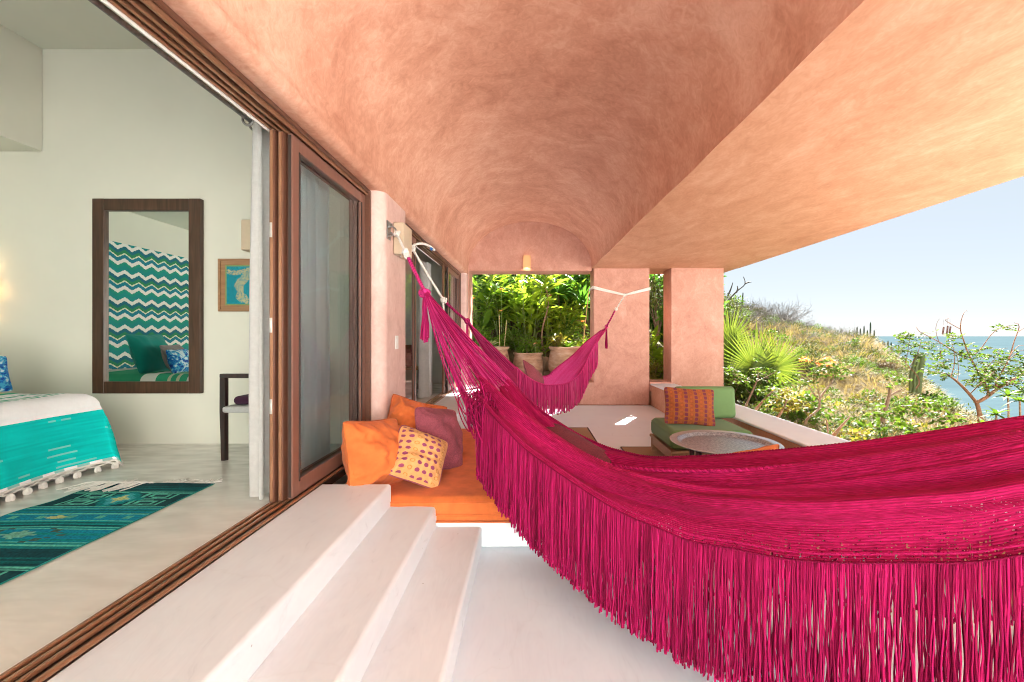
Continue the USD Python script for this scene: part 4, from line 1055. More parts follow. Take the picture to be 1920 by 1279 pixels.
# ------------------------------------------------------------ hammocks
class Line:
    """The vertical frame of a hammock: u along its plan line from A, o to its side."""
    def __init__(s, A, B, side=1):
        s.A = np.array(A, float); d = np.array(B, float)[:2] - s.A[:2]
        s.len = np.linalg.norm(d); s.e = d / s.len; s.n = np.array([-s.e[1], s.e[0]]) * side

    def uz(s, px, py, o):
        rx = (px - VX) / FOC
        bxy = s.A[:2] + s.n * o
        u = (bxy[0] - rx * bxy[1]) / (rx * s.e[1] - s.e[0])
        Y = bxy[1] + s.e[1] * u
        return u, EYE + (VY - py) / FOC * Y

    def P(s, u, o, z):
        u, o, z = np.broadcast_arrays(np.asarray(u, float), np.asarray(o, float), np.asarray(z, float))
        return np.stack([s.A[0] + s.e[0] * u + s.n[0] * o, s.A[1] + s.e[1] * u + s.n[1] * o, z], -1)


def rail(line, pts, ofun, extra=(), it=6):
    """Heights along the line from measured points: returns z(u)."""
    from scipy.interpolate import PchipInterpolator
    us, zs = [], []
    for x, y in pts:
        o = ofun(2.0)
        for _ in range(it):
            u, z = line.uz(x, y, o)
            o = ofun(u)
        us.append(u); zs.append(z)
    for u, z in extra:
        us.append(u); zs.append(z)
    k = np.argsort(us)
    us, zs = np.array(us)[k], np.array(zs)[k]
    keep = np.r_[True, np.diff(us) > 1e-3]
    return PchipInterpolator(us[keep], zs[keep], extrapolate=True), us


def smooth_fun(xs, ys):
    from scipy.interpolate import PchipInterpolator
    f = PchipInterpolator(xs, ys, extrapolate=False)
    return lambda u: float(np.clip(np.nan_to_num(f(np.clip(u, xs[0], xs[-1]))), -5, 5))


def section(cps, n):
    """A smooth line through section points (k, 2)."""
    from scipy.interpolate import CubicSpline
    p = np.asarray(cps, float)
    d = np.r_[0, np.cumsum(np.sqrt(np.linalg.norm(np.diff(p, axis=0), axis=1)))]
    return CubicSpline(d, p)(np.linspace(0, d[-1], n))


# big hammock
A1, B1 = np.array([W0 + 0.06, HY, HZ - 0.01]), np.array([2.95, 0.02, 2.30])
h1 = Line(A1, B1, 1)
of_far = smooth_fun([1.0, 1.6, 2.4, 3.3, 4.2, 4.8], [0.06, 0.12, 0.22, 0.25, 0.2, 0.10])
of_near = smooth_fun([1.0, 1.6, 2.4, 3.3, 4.2, 4.8], [-0.08, -0.11, -0.11, -0.10, -0.12, -0.08])
of_edge = smooth_fun([1.0, 1.45, 1.8, 2.4, 3.3, 4.2, 4.8], [-0.13, -0.22, -0.30, -0.32, -0.33, -0.30, -0.16])
U0, U1 = 1.42, 4.45
zfar, _ = rail(h1, [(925, 690), (953, 713), (983, 743), (1043, 790), (1100, 823), (1150, 843), (1200, 855), (1298, 857), (1431, 848), (1591, 833), (1750, 812), (1920, 786)], of_far, [(4.5, 1.42), (4.9, 1.62)])
znear, _ = rail(h1, [(890, 700), (910, 715), (953, 757), (1000, 793), (1050, 827), (1107, 860), (1147, 877), (1200, 884), (1272, 888), (1378, 887), (1511, 877), (1644, 862), (1800, 840), (1920, 820)], of_near, [(4.5, 1.36), (4.9, 1.6)])
zedge, _ = rail(h1, [(893, 745), (913, 766), (947, 804), (983, 840), (1033, 877), (1077, 907), (1133, 943), (1183, 970), (1240, 993), (1283, 1011), (1378, 1030), (1458, 1046), (1538, 1054), (1697, 1056), (1830, 1054), (1920, 1041)], of_edge, [(4.5, 1.22), (4.9, 1.45)])
nu, ns = 260, 96
us = np.linspace(U0, U1, nu)
rows = []
for u in us:
    f, zf, nn, zn, e, ze = of_far(u), float(zfar(u)), of_near(u), float(znear(u)), of_edge(u), float(zedge(u))
    dep = 0.05 + 0.14 * math.exp(-((u - 1.95) / 0.55) ** 2)
    zm = min(zf, zn) - dep
    mid = ((nn + e) / 2 - 0.035, ze + (zn - ze) * 0.52)
    rows.append(section([(f + 0.13, zf - 0.30), (f + 0.075, zf - 0.10), (f, zf), (f * 0.55 + nn * 0.45, zm + dep * 0.25), (f * 0.3 + nn * 0.7, zm + dep * 0.1), (nn, zn), (nn * 0.7 + e * 0.3 - 0.03, zn - (zn - ze) * 0.2), mid, (e, ze)], ns))
S = np.array(rows)
sidx = np.linspace(0, 1, ns)[None]
ub = us[:, None]
amp = np.clip((sidx - 0.58) / 0.1, 0, 1) * np.clip((1.0 - sidx) / 0.12, 0, 1)
fold = 0.040 * np.sin(26 * sidx + 1.6 * np.sin(ub * 0.9 + 0.4) - 1.2) + 0.014 * np.sin(61 * sidx + 1.9 * ub + 0.7) + 0.006 * np.sin(110 * sidx - 2.3 * ub)
amp2 = np.clip((sidx - 0.25) / 0.06, 0, 1) * np.clip((0.62 - sidx) / 0.06, 0, 1)
fold2 = 0.012 * np.sin(70 * sidx + 1.2 * ub) + 0.006 * np.sin(120 * sidx - 1.3 * ub)
T = np.gradient(S, axis=1); N = np.stack([T[..., 1], -T[..., 0]], -1); N /= np.maximum(np.linalg.norm(N, axis=-1, keepdims=True), 1e-6)
S = S + N * (fold * amp * 1.0 + fold2 * amp2)[..., None]
HPts = h1.P(np.broadcast_to(ub, S.shape[:2]), S[..., 0], S[..., 1])
slen = np.cumsum(np.r_[0, np.linalg.norm(np.diff(S[nu // 2], axis=0), axis=1)])
uvs = np.stack(np.broadcast_arrays(ub, slen[None]), -1).reshape(-1, 2)
loose = np.clip((sidx - 0.74) / 0.25, 0, 1) ** 1.3 * np.clip((ub - 1.9) / 0.9, 0, 1) * 0.25 + 0.16 * np.exp(-((sidx - 0.24) / 0.05) ** 2) * (ub > 2.4) - 0.05
ham = thing('hammock', 'large crimson woven hammock with long fringe hanging across the foreground', 'hammock')
obj('body', grid(HPts), 'hcloth', ham, True, uv=uvs, loose=np.broadcast_to(loose, S.shape[:2]).ravel())
# braided crests
def braid(pts, r, turns):
    return twisted(pts, r, turns, 420, 2)
obj('near_braid', braid(h1.P(us, [of_near(u) for u in us], znear(us) + 0.013), 0.009, 110), 'hcord', ham, True)
obj('far_braid', braid(h1.P(us, [of_far(u) for u in us], zfar(us) + 0.003), 0.0075, 120), 'hcord', ham, True)
obj('edge_braid', [braid(h1.P(us, [of_edge(u) - 0.004 for u in us], zedge(us) + 0.012 * k + 0.002), 0.0036, 150) for k in (0, 2.4)], 'hcord', ham, True)

def fringe(line, oe, ze, u0, u1, n, length, r, seed, spread=0.012, seg=12, wav=0.006, side=-1, short=(0, 0)):
    """Rows of hanging cords: bundled in twos and threes, each a little wavy, uneven at the lower end with a frayed tip."""
    g = np.random.default_rng(seed)
    us = np.sort(u0 + (u1 - u0) * (np.arange(n) + g.uniform(-0.35, 0.35, n)) / n)
    t = np.r_[np.linspace(0, 0.955, seg - 2), 0.972, 1.0]
    o = np.array([oe(u) for u in us]); z = ze(us)
    ln = length * g.uniform(0.93, 1.05, n) * (1 - short[0] * np.exp(-((us - u0) / max(short[1], 1e-3)) ** 2))
    clump = np.round((us + 0.004 * np.sin(us * 37)) / 0.019) * 0.019
    du = (clump - us)[:, None] * 0.55 * np.clip(t * 3, 0, 1) * g.uniform(0.3, 1.3, n)[:, None]
    ph, fq = g.uniform(0, 6.28, (n, 2)), g.uniform(5, 14, (n, 2))
    wu = wav * np.sin(ph[:, :1] + fq[:, :1] * t) * t ** 0.7 + g.normal(0, 0.005, n)[:, None] * t
    wo = side * (0.004 + 0.5 * spread * g.random(n)[:, None]) * np.clip(t * 6, 0, 1) + wav * np.sin(ph[:, 1:] + fq[:, 1:] * t) * t + g.normal(0, spread, n)[:, None] * t
    C = line.P(us[:, None] + du + wu, o[:, None] + wo, z[:, None] - ln[:, None] * t)
    R = r * (np.ones(seg)[None] * g.uniform(0.75, 1.15, n)[:, None])
    R[:, -2] *= 1.7
    R[:, -1] *= 1.35
    R[:, 0] *= 0.8
    return tubes(C, R, 4)


f1 = fringe(h1, of_edge, zedge, U0 + 0.05, U1, 1180, 0.50, 0.0029, 1, 0.006, 14, 0.005)
f2 = fringe(h1, lambda u: of_edge(u) + 0.012, zedge, U0 + 0.08, U1, 640, 0.485, 0.0028, 2, 0.011, 14, 0.006)
obj('near_fringe', join([f1, f2]), 'hcord', ham, True, kind='stuff')
f3 = fringe(h1, lambda u: of_far(u) + 0.13, lambda u: zfar(u) - 0.30, U0 + 0.3, U1, 420, 0.48, 0.0038, 3, 0.012, 12, 0.007, side=1)
obj('far_fringe', f3, 'hcord', ham, True, kind='stuff')
# fan of cords from the knot to the cloth
uK, zK = h1.uz(797, 548, 0.0)
K = h1.P(uK, 0.0, zK)
g6 = np.random.default_rng(16)
idx = np.linspace(2, ns - 3, 72)
C = []
for q in idx:
    i = int(q); fr = 0.0
    p = HPts[0, i] + (HPts[0, i] - HPts[3, i]) * g6.uniform(-2.0, 1.5)
    top = K + np.array([g6.normal(0, 0.006), g6.normal(0, 0.006), -0.05 + g6.normal(0, 0.01)])
    top = K + (p - K) * 0.035 + g6.normal(0, 0.006, 3)
    mid = (top + p) / 2 + g6.normal(0, 0.010, 3) - np.array([0, 0, 0.012])
    C.append(spline([top, mid, p], 12))
C = np.stack(C)
Rf = np.linspace(0.0050, 0.0032, 12)[None] * g6.uniform(0.7, 1.25, (len(C), 1))
obj('cord_fan', tubes(C, Rf, 5), 'hstring', ham, True, kind='stuff')
# slack side cords that run on down to the first cords of the fringe
C = []
for k in range(22):
    q = g6.random()
    p = HPts[int(3 + 14 * q), -1] + np.array([0, 0, -0.02 - 0.22 * g6.random()]) - np.r_[h1.e * 0.05 * (1 - q), 0] + g6.normal(0, 0.008, 3)
    top = K + (HPts[0, -1] - K) * 0.04 + g6.normal(0, 0.006, 3)
    C.append(spline([top, (top + p) / 2 + g6.normal(0, 0.008, 3) - np.array([0, 0, 0.05]) - np.r_[h1.n * 0.01, 0], p], 12))
obj('side_cords', tubes(np.stack(C), np.linspace(0.005, 0.0034, 12), 5), 'hstring', ham, True, kind='stuff')
# loops and loose ends where the fan meets the cloth
C = []
for k in range(80):
    i = int(g6.uniform(0.80, 1.0) * (ns - 1))
    p = HPts[int(g6.uniform(0, 14)), i] + g6.normal(0, 0.012, 3) - np.r_[h1.n * 0.02, 0]
    lo = g6.uniform(0.10, 0.30)
    sx = g6.normal(0, 0.05)
    q = [p, p + np.r_[h1.e * sx, -lo * 0.6] - np.r_[h1.n * g6.uniform(0.0, 0.04), 0], p + np.r_[h1.e * (sx + g6.uniform(-0.05, 0.05)), -lo], p + np.r_[h1.e * (sx + 0.05), -lo * g6.uniform(0.2, 0.9)] - np.r_[h1.n * 0.02, 0]]
    C.append(spline(q, 14))
obj('loose_cords', tubes(np.stack(C), 0.0038, 4), 'hcord', ham, True, kind='stuff')
# knot, tassel, loop to the thimble, white cord to the hook
obj('knot', blob(K, 0.036, 3), 'hstring', ham, True)
dirA = (A1 - K) / np.linalg.norm(A1 - K)
ring = h1.P(*[h1.uz(766, 484, 0.0)[0], 0.0, h1.uz(766, 484, 0.0)[1]])
obj('braided_rope', twisted([K + dirA * 0.02, (K + ring) / 2 - [0, 0, 0.006], ring], 0.015, 14, 80), 'hstring', ham, True)
obj('rope_neck', tube([K, K + (HPts[0, ns // 2] - K) * 0.04, K + (HPts[0, ns // 2] - K) * 0.10], [0.024, 0.028, 0.02], 10), 'hstring', ham, True)
C = []
for k in range(46):
    a = g6.uniform(0, 2 * PI); r = 0.028 * math.sqrt(g6.random())
    ln = 0.40 * g6.uniform(0.9, 1.03)
    t = np.linspace(0, 1, 8)
    base = K - np.array([0.0, 0.0, 0.02])
    C.append(np.stack([base[0] + r * np.cos(a) * (0.4 + 0.9 * t) + 0.004 * np.sin(9 * t + k), base[1] + r * np.sin(a) * (0.4 + 0.9 * t), base[2] - ln * t], 1))
obj('tassel', tubes(np.stack(C), 0.0052, 4), 'hstring', ham, True)
wr = thing('white_rope', 'white cord tying the large hammock to the wall hook', 'rope')
eyeP = np.array([W0 + 0.07, HY, HZ - 0.01])
obj('knot', blob(eyeP + (ring - eyeP) * 0.10, 0.026, 5), 'whitecord', wr, True)
obj('knot', blob(ring + (eyeP - ring) * 0.22, 0.030, 6), 'whitecord', wr, True)
obj('knot', blob(ring + (eyeP - ring) * 0.08, 0.022, 7), 'whitecord', wr, True)
obj('cord', twisted([eyeP, (eyeP + ring) / 2 - [0, 0, 0.004], ring], 0.011, 16, 80), 'whitecord', wr, True)
# other end of the large hammock, on the near column
K2 = h1.P(5.0, 0.0, 1.85)
C = []
for q in np.linspace(2, ns - 3, 80):
    p = HPts[-1, int(q)]
    C.append(spline([p, (p + K2) / 2 - [0, 0, 0.02], K2 + g6.normal(0, 0.008, 3)], 8))
obj('cord_fan', tubes(np.stack(C), 0.004, 4), 'hstring', ham, True, kind='stuff')
obj('knot', blob(K2, 0.034, 9), 'hstring', ham, True)
obj('braided_rope', twisted([K2, (K2 + B1) / 2, B1], 0.014, 14, 60), 'hstring', ham, True)

# smaller hammock
A2 = at(771, 462, X=W0 + 0.02)
B2 = at(1172, 553, Y=YB - 0.10)
h2 = Line(A2, B2, -1)
uKa, zKa = h2.uz(876, 602, 0.0); uKb, zKb = h2.uz(1137, 613, 0.0)
o2_edge = smooth_fun([uKa, uKa + 0.9, 2.9, uKb - 0.5, uKb], [0.02, 0.24, 0.27, 0.18, 0.02])
o2_far = smooth_fun([uKa, uKa + 0.9, 2.9, uKb - 0.5, uKb], [-0.02, -0.20, -0.22, -0.15, -0.02])
zn2, u2 = rail(h2, [(968, 689), (982, 702), (1008, 718), (1028, 723), (1058, 721), (1081, 708), (1096, 687), (1104, 668), (1117, 645)], o2_edge, [(uKb, zKb)])
zf2, _ = rail(h2, [(955, 684), (975, 700), (1000, 708), (1025, 705), (1041, 692), (1074, 666), (1095, 645), (1115, 629)], o2_far, [(uKb, zKb)])
V0, V1 = max(u2[0], 1.5), uKb - 0.12
nu2, ns2 = 90, 40
us2 = np.linspace(V0, V1, nu2)
rows = []
for u in us2:
    e, ze, f, zf = o2_edge(u), float(zn2(u)), o2_far(u), float(zf2(u))
    dep = 0.20 * math.sin(PI * np.clip((u - V0) / (V1 - V0) * 0.9 + 0.08, 0, 1))
    rows.append(section([(f, zf), (f * 0.6, min(zf, ze) - dep * 0.75), (0.02, min(zf, ze) - dep), (e * 0.65, ze - dep * 0.7), (e, ze)], ns2))
S2 = np.array(rows)
si = np.linspace(0, 1, ns2)[None]
S2[..., 1] += 0.010 * np.sin(34 * si + 1.5 * us2[:, None]) * np.sin(PI * si)
H2 = h2.P(np.broadcast_to(us2[:, None], S2.shape[:2]), S2[..., 0], S2[..., 1])
uv2 = np.stack(np.broadcast_arrays(us2[:, None], np.linspace(0, 0.9, ns2)[None]), -1).reshape(-1, 2)
ham2 = thing('hammock', 'smaller bright pink hammock in front of the garden window', 'hammock')
obj('body', grid(H2), 'hcloth_far', ham2, True, uv=uv2, loose=np.zeros(nu2 * ns2))
obj('edge_braid', [twisted(H2[:, -1] + [0, 0, 0.006], 0.011, 60, 200, 2), twisted(H2[:, 0] + [0, 0, 0.004], 0.009, 60, 200, 2)], 'hcord_far', ham2, True)
obj('near_fringe', join([fringe(h2, o2_edge, zn2, V0 + 0.02, uKb - 0.75, 330, 0.43, 0.0045, 11, 0.008, 9, 0.004, 1, (0.0, 0.1))]), 'hcord_far', ham2, True, kind='stuff')
obj('far_fringe', join([fringe(h2, o2_far, zf2, V0 + 0.02, V1 - 0.5, 220, 0.40, 0.0045, 12, 0.008, 8, 0.004, -1)]), 'hcord', ham2, True, kind='stuff')
Ka, Kb = h2.P(uKa, 0.0, zKa), h2.P(uKb, 0.0, zKb)
for KK, row, nm in ((Ka, H2[0], 1), (Kb, H2[-1], 2)):
    C = []
    for q in np.linspace(0, ns2 - 1, 56):
        p = row[int(q)]
        C.append(spline([KK + g6.normal(0, 0.006, 3), (p + KK) / 2 - [0, 0, 0.012] + g6.normal(0, 0.008, 3), p], 9))
    obj('cord_fan', tubes(np.stack(C), 0.0045, 4), 'hcord_far', ham2, True, kind='stuff')
    obj('knot', blob(KK, 0.034, 20 + nm), 'hcord_far', ham2, True)
    C = []
    for k in range(26):
        a = g6.uniform(0, 2 * PI); r = 0.022 * math.sqrt(g6.random()); t = np.linspace(0, 1, 6)
        C.append(np.stack([KK[0] + r * np.cos(a) * (0.4 + t), KK[1] + r * np.sin(a) * (0.4 + t), KK[2] - 0.02 - (0.40 if nm == 2 else 0.55) * g6.uniform(0.9, 1.03) * t], 1))
    obj('tassel', tubes(np.stack(C), 0.0055, 4), 'hcord_far' if nm == 1 else 'hcord', ham2, True)
ra = h2.P(h2.uz(832, 563, 0.0)[0], 0.0, h2.uz(832, 563, 0.0)[1])
obj('braided_rope', twisted([ra, (ra + Ka) / 2 - [0, 0, 0.008], Ka], 0.016, 10, 60), 'hcord_far', ham2, True)
rb = h2.P(h2.uz(1153, 583, 0.0)[0], 0.0, h2.uz(1153, 583, 0.0)[1])
obj('braided_rope', twisted([Kb, rb], 0.016, 8, 50), 'hcord_far', ham2, True)
w2 = thing('white_rope', 'white rope from the pier to the smaller hammock with a hanging loose end', 'rope')
obj('cord', twisted([A2, (A2 + ra) / 2 - [0, 0, 0.012], ra], 0.0145, 34, 160), 'whitecord', w2, True)
obj('knot', blob(A2 + (ra - A2) * 0.03, 0.030, 31), 'whitecord', w2, True)
obj('knot', blob(ra, 0.030, 32), 'whitecord', w2, True)
tl_ = ra + np.array([-0.01, 0.0, -0.01])
obj('loose_end', twisted([tl_, tl_ + [0.01, 0, -0.15], tl_ + [-0.005, 0.01, -0.42]], 0.0135, 12, 60), 'whitecord', w2, True)
le = A2 + np.array([0.02, 0.03, 0.02])
obj('loose_end', twisted([le, le + [0.09, 0.02, 0.02], le + [0.22, 0.04, -0.05]], 0.0135, 8, 40), 'whitecord', w2, True)
obj('blue_tape', tube([le + [0.175, 0.032, -0.03], le + [0.20, 0.036, -0.04]], 0.018, 8), plain('blue_tape', (0.02, 0.12, 0.42), 0.5), w2, True)
w3 = thing('white_rope', 'white rope wrapped around the broad column holding the smaller hammock', 'rope')
zc1, zc2 = at(1108, 539, Y=YB)[2], at(1217, 541, Y=YB)[2]
pc_ = B2
for k in range(4):
    dz = 0.016 * (k - 1.5)
    pl = [[WR - 0.012, YB + TH + 0.012, zc1 + dz], [WR - 0.014, YB - 0.012, zc1 + dz], [(WR + pc_[0]) / 2, YB - 0.03, (zc1 + pc_[2]) / 2 + dz * 0.8], [pc_[0], pc_[1], pc_[2] + dz * 0.4], [(2.58 + pc_[0]) / 2, YB - 0.03, (zc2 + pc_[2]) / 2 + dz * 0.8], [2.594, YB - 0.012, zc2 + dz], [2.592, YB + TH + 0.012, zc2 + dz]]
    obj('turn', tube(np.concatenate([np.linspace(pl[i], pl[i + 1], 6)[:-1] for i in range(6)] + [np.array(pl[-1:])]), 0.0105, 7), 'whitecord', w3, True)
obj('knot', blob(pc_, 0.028, 41), 'whitecord', w3, True)
obj('cord', twisted([pc_, (pc_ + rb) / 2, rb], 0.012, 12, 60), 'whitecord', w3, True)
obj('knot', blob(rb + (pc_ - rb) * 0.12, 0.030, 42), 'whitecord', w3, True)

# cushions lying in the hammocks
c1 = at(1000, 775, Y=3.0)
uc, zc = 1.98, float(min(znear(1.98), zfar(1.98)))
pcen = h1.P(uc, 0.06, zc - 0.11)
m, uv, edge_ = pillow(0.62, 0.30, 0.17, 24, 0.1, 8)
slope = math.atan2(float(zfar(2.3) - zfar(1.7)), 0.6)
Rr = np.column_stack([np.r_[h1.e * math.cos(slope), math.sin(slope)], np.r_[-h1.n * 0.94, 0.34], np.cross(np.r_[h1.e * math.cos(slope), math.sin(slope)], np.r_[-h1.n * 0.94, 0.34])])
def lay(name, label, mat, cen, ux, up, w, h, t, seed):
    ux = np.array(ux, float); ux /= np.linalg.norm(ux)
    up = np.array(up, float); up -= ux * (up @ ux); up /= np.linalg.norm(up)
    R = np.column_stack([ux, np.cross(up, ux), up])
    m, uv, e = pillow(w, h, t, 24, 0.1, seed)
    o = thing(name, label, 'cushion', cen)
    obj('cover', (m[0] @ R.T, m[1]), mat, o, True)
    obj('piping', tube(e @ R.T, 0.006, 6), mat, o, True)
    return o
lay('maroon_cushion', 'dark maroon cushion lying inside the large hammock', 'maroon', pcen, np.r_[h1.e * math.cos(slope), math.sin(slope)], np.r_[h1.n * 0.8, 0.6], 0.62, 0.36, 0.16, 8)
cc = at(1002, 702, Y=6.72)
lay('maroon_cushion', 'mottled maroon cushion lying inside the smaller pink hammock', 'mauve', cc + [0, 0.0, -0.03], np.r_[h2.e * 0.86, -0.50], np.r_[-h2.n * 0.55, 0.85], 0.55, 0.42, 0.17, 9)

# ------------------------------------------------------------ daybed and its cushions
db = thing('daybed_mattress', 'thick orange velvet daybed mattress against the house wall', 'mattress')
obj('lower_pad', rounded(-1.44, 0.185, 2.995, 5.28, 0.182, 0.238, 0.025), 'orange', db, True)
mm = rounded(-1.44, 0.19, 2.99, 5.29, 0.232, 0.352, 0.05)
gxx, gyy = np.meshgrid(np.linspace(-1.44, 0.19, 70), np.linspace(2.985, 5.29, 90), indexing='ij')
prof = lambda x, y, r=0.06: np.clip(np.minimum(np.minimum(x + 1.44, 0.19 - x), np.minimum(y - 2.985, 5.29 - y)) / r, 0, 1)
q = prof(gxx, gyy)
zt = 0.325 + 0.028 * np.sqrt(1 - (1 - q) ** 2) + 0.016 * (meshkit.fbm(np.stack([gxx * 3, gyy * 3, gxx * 0], -1), 3, 44) - 0.5) * q
topv = grid(np.stack([gxx, gyy, zt], -1))
per = np.concatenate([np.stack([np.linspace(-1.44, 0.19, 50), np.full(50, 2.985)], 1), np.stack([np.full(60, 0.19), np.linspace(2.985, 5.29, 60)], 1), np.stack([np.linspace(0.19, -1.44, 50), np.full(50, 5.29)], 1), np.stack([np.full(60, -1.44), np.linspace(5.29, 2.985, 60)], 1)])
zz_ = np.linspace(0.236, 0.325, 6)
ctr = per - [(-1.44 + 0.19) / 2, (2.985 + 5.29) / 2]
bul = 0.012 * np.sin((zz_ - 0.236) / 0.089 * PI)
wvy = 0.006 * np.sin(np.arange(len(per)) * 0.9)
nrm = np.zeros_like(per); nrm[:50, 1] = -1; nrm[50:110, 0] = 1; nrm[110:160, 1] = 1; nrm[160:, 0] = -1
side = np.stack([np.stack([per[:, 0] + nrm[:, 0] * (b + wvy * (b > 0)), per[:, 1] + nrm[:, 1] * (b + wvy * (b > 0)), np.full(len(per), z)], 1) for z, b in zip(zz_, bul)])
obj('upper_pad', join([topv, grid(side, True)]), 'orange', db, 45)
for z in (0.325, 0.238, 0.190):
    obj('piping', tube(np.c_[np.vstack([per, per[:1]]) + np.vstack([nrm, nrm[:1]]) * 0.004, np.full(len(per) + 1, z)], 0.0055, 6), 'orange', db, True)

TOPD = 0.345


def dots(uv):
    u, v = uv[:, 0], uv[:, 1]
    bg = np.tile(lin(228, 168, 108), (len(u), 1))
    r, c = np.floor(v * 9), np.floor(u * 7.5)
    fu, fv = u * 7.5 % 1 - 0.5, v * 9 % 1 - 0.5
    jit = np.sin(c * 12.9 + r * 78.2) * 0.08
    el2 = ((fu + jit) / 0.33) ** 2 + (fv / 0.27) ** 2
    k = (c % 4)
    out = bg.copy()
    rim_ = (np.minimum(np.minimum(u, 1 - u), np.minimum(v, 1 - v)) > 0.05)
    pur = (el2 < 1) & (k != 2) & rim_
    out[pur] = lin(148, 68, 104)
    ringy = rim_ & (el2 < 1) & (el2 > 0.45) & (k == 2)
    out[ringy] = lin(196, 132, 60)
    return out


def discs(uv):
    u, v = uv[:, 0], uv[:, 1]
    out = np.tile(lin(150, 84, 40), (len(u), 1))
    c = np.floor(u * 11)
    fu, fv = u * 11 % 1 - 0.5, v * 9 % 1 - 0.5
    sq = np.maximum(np.abs(fu) / 0.38, np.abs(fv) / 0.42) ** 4 + 0.3 * ((fu / 0.38) ** 2 + (fv / 0.42) ** 2) ** 2
    out[(sq < 1) & (c % 2 == 0)] = lin(112, 50, 66)
    out[(sq < 1) & (c % 2 == 1) & (sq > 0.4)] = lin(136, 66, 40)
    out[(sq < 0.4) & (c % 2 == 1)] = lin(160, 84, 40)
    return out


put_pillow('orange_cushion', 'large plain orange velvet cushion leaning against the door frame', 'orange', (-1.17, 3.24, TOPD - 0.012), 0.56, 0.54, 0.40, math.radians(64), math.radians(-17), math.radians(7), None, 'orange_dark', 44, 11, crease=0.034, pinch=0.10)
put_pillow('orange_cushion', 'crumpled orange cushion at the back of the cushion pile', 'orange', (-1.08, 3.95, TOPD - 0.012), 0.56, 0.58, 0.40, math.radians(22), math.radians(-24), math.radians(18), None, 'orange_dark', 44, 13, crease=0.075, pinch=0.14)
put_pillow('dotted_cushion', 'cream cushion with rows of purple dots leaning on the orange cushions', 'print', (-0.85, 3.28, TOPD - 0.008), 0.43, 0.42, 0.25, math.radians(40), math.radians(-32), math.radians(30), dots, 'mauve', 140, 15, pinch=0.05, crease=0.02)
put_pillow('mauve_cushion', 'mottled mauve cushion behind the dotted cushion', 'mauve', (-0.78, 3.68, TOPD - 0.008), 0.48, 0.54, 0.28, math.radians(56), math.radians(-22), math.radians(12), None, 'mauve', 40, 17, pinch=0.04, crease=0.022)

# ------------------------------------------------------------ seat, tray table, rugs
gc = thing('lounge_chair', 'low wood lounge chair with green seat and back cushions by the parapet', 'chair')
CX0, CX1, CY0, CY1 = 1.56, 2.48, 4.70, 5.55
for X in (CX0 + 0.01, CX1 - 0.08):
    for Y in (CY0 + 0.02, CY1 - 0.09):
        obj('leg', bx(X, X + 0.065, Y, Y + 0.065, 0.0, 0.185, 0.006), 'teak', gc, 40)
obj('front_rail', bx(CX0 + 0.075, CX1 - 0.08, CY0 + 0.025, CY0 + 0.06, 0.10, 0.20, 0.004), 'teak', gc, 40)
obj('side_rail', bx(CX0 + 0.015, CX0 + 0.05, CY0 + 0.085, CY1 - 0.09, 0.10, 0.20, 0.004), 'teak', gc, 40)
obj('side_rail', bx(CX1 - 0.06, CX1 - 0.025, CY0 + 0.085, CY1 - 0.09, 0.10, 0.20, 0.004), 'teak', gc, 40)
obj('deck', bx(CX0, CX1, CY0, CY1, 0.187, 0.222, 0.006), 'teak', gc, 40)
obj('seat_cushion', rounded(CX0 - 0.005, CX1 + 0.005, CY0 - 0.02, CY1 - 0.02, 0.224, 0.445, 0.075), 'green', gc, True)
bkc = rounded(0, 0.74, -0.10, 0.10, 0, 0.40, 0.055)
obj('back_cushion', move(bkc, (1.86, CY1 - 0.12, 0.447), rot('x', math.radians(-7))), 'green', gc, True)
for zc_ in (0.262, 0.405):
    pp = []
    x0_, x1_, y0_, y1_, rr = CX0 + 0.005, CX1 - 0.005, CY0 - 0.012, CY1 - 0.03, 0.06
    for (cxx, cyy, a0) in ((x1_ - rr, y1_ - rr, 0), (x0_ + rr, y1_ - rr, PI / 2), (x0_ + rr, y0_ + rr, PI), (x1_ - rr, y0_ + rr, 1.5 * PI)):
        pp += [(cxx + rr * math.cos(a0 + t), cyy + rr * math.sin(a0 + t), zc_) for t in np.linspace(0, PI / 2, 6)]
    obj('piping', tube(pp + pp[:1], 0.005, 6), 'green', gc, True)
put_pillow('disc_cushion', 'brown and purple patterned cushion leaning on the green chair', 'print', (1.88, 5.02, 0.44), 0.62, 0.46, 0.16, math.radians(-3), math.radians(-15), math.radians(3), discs, None, 130, 19)

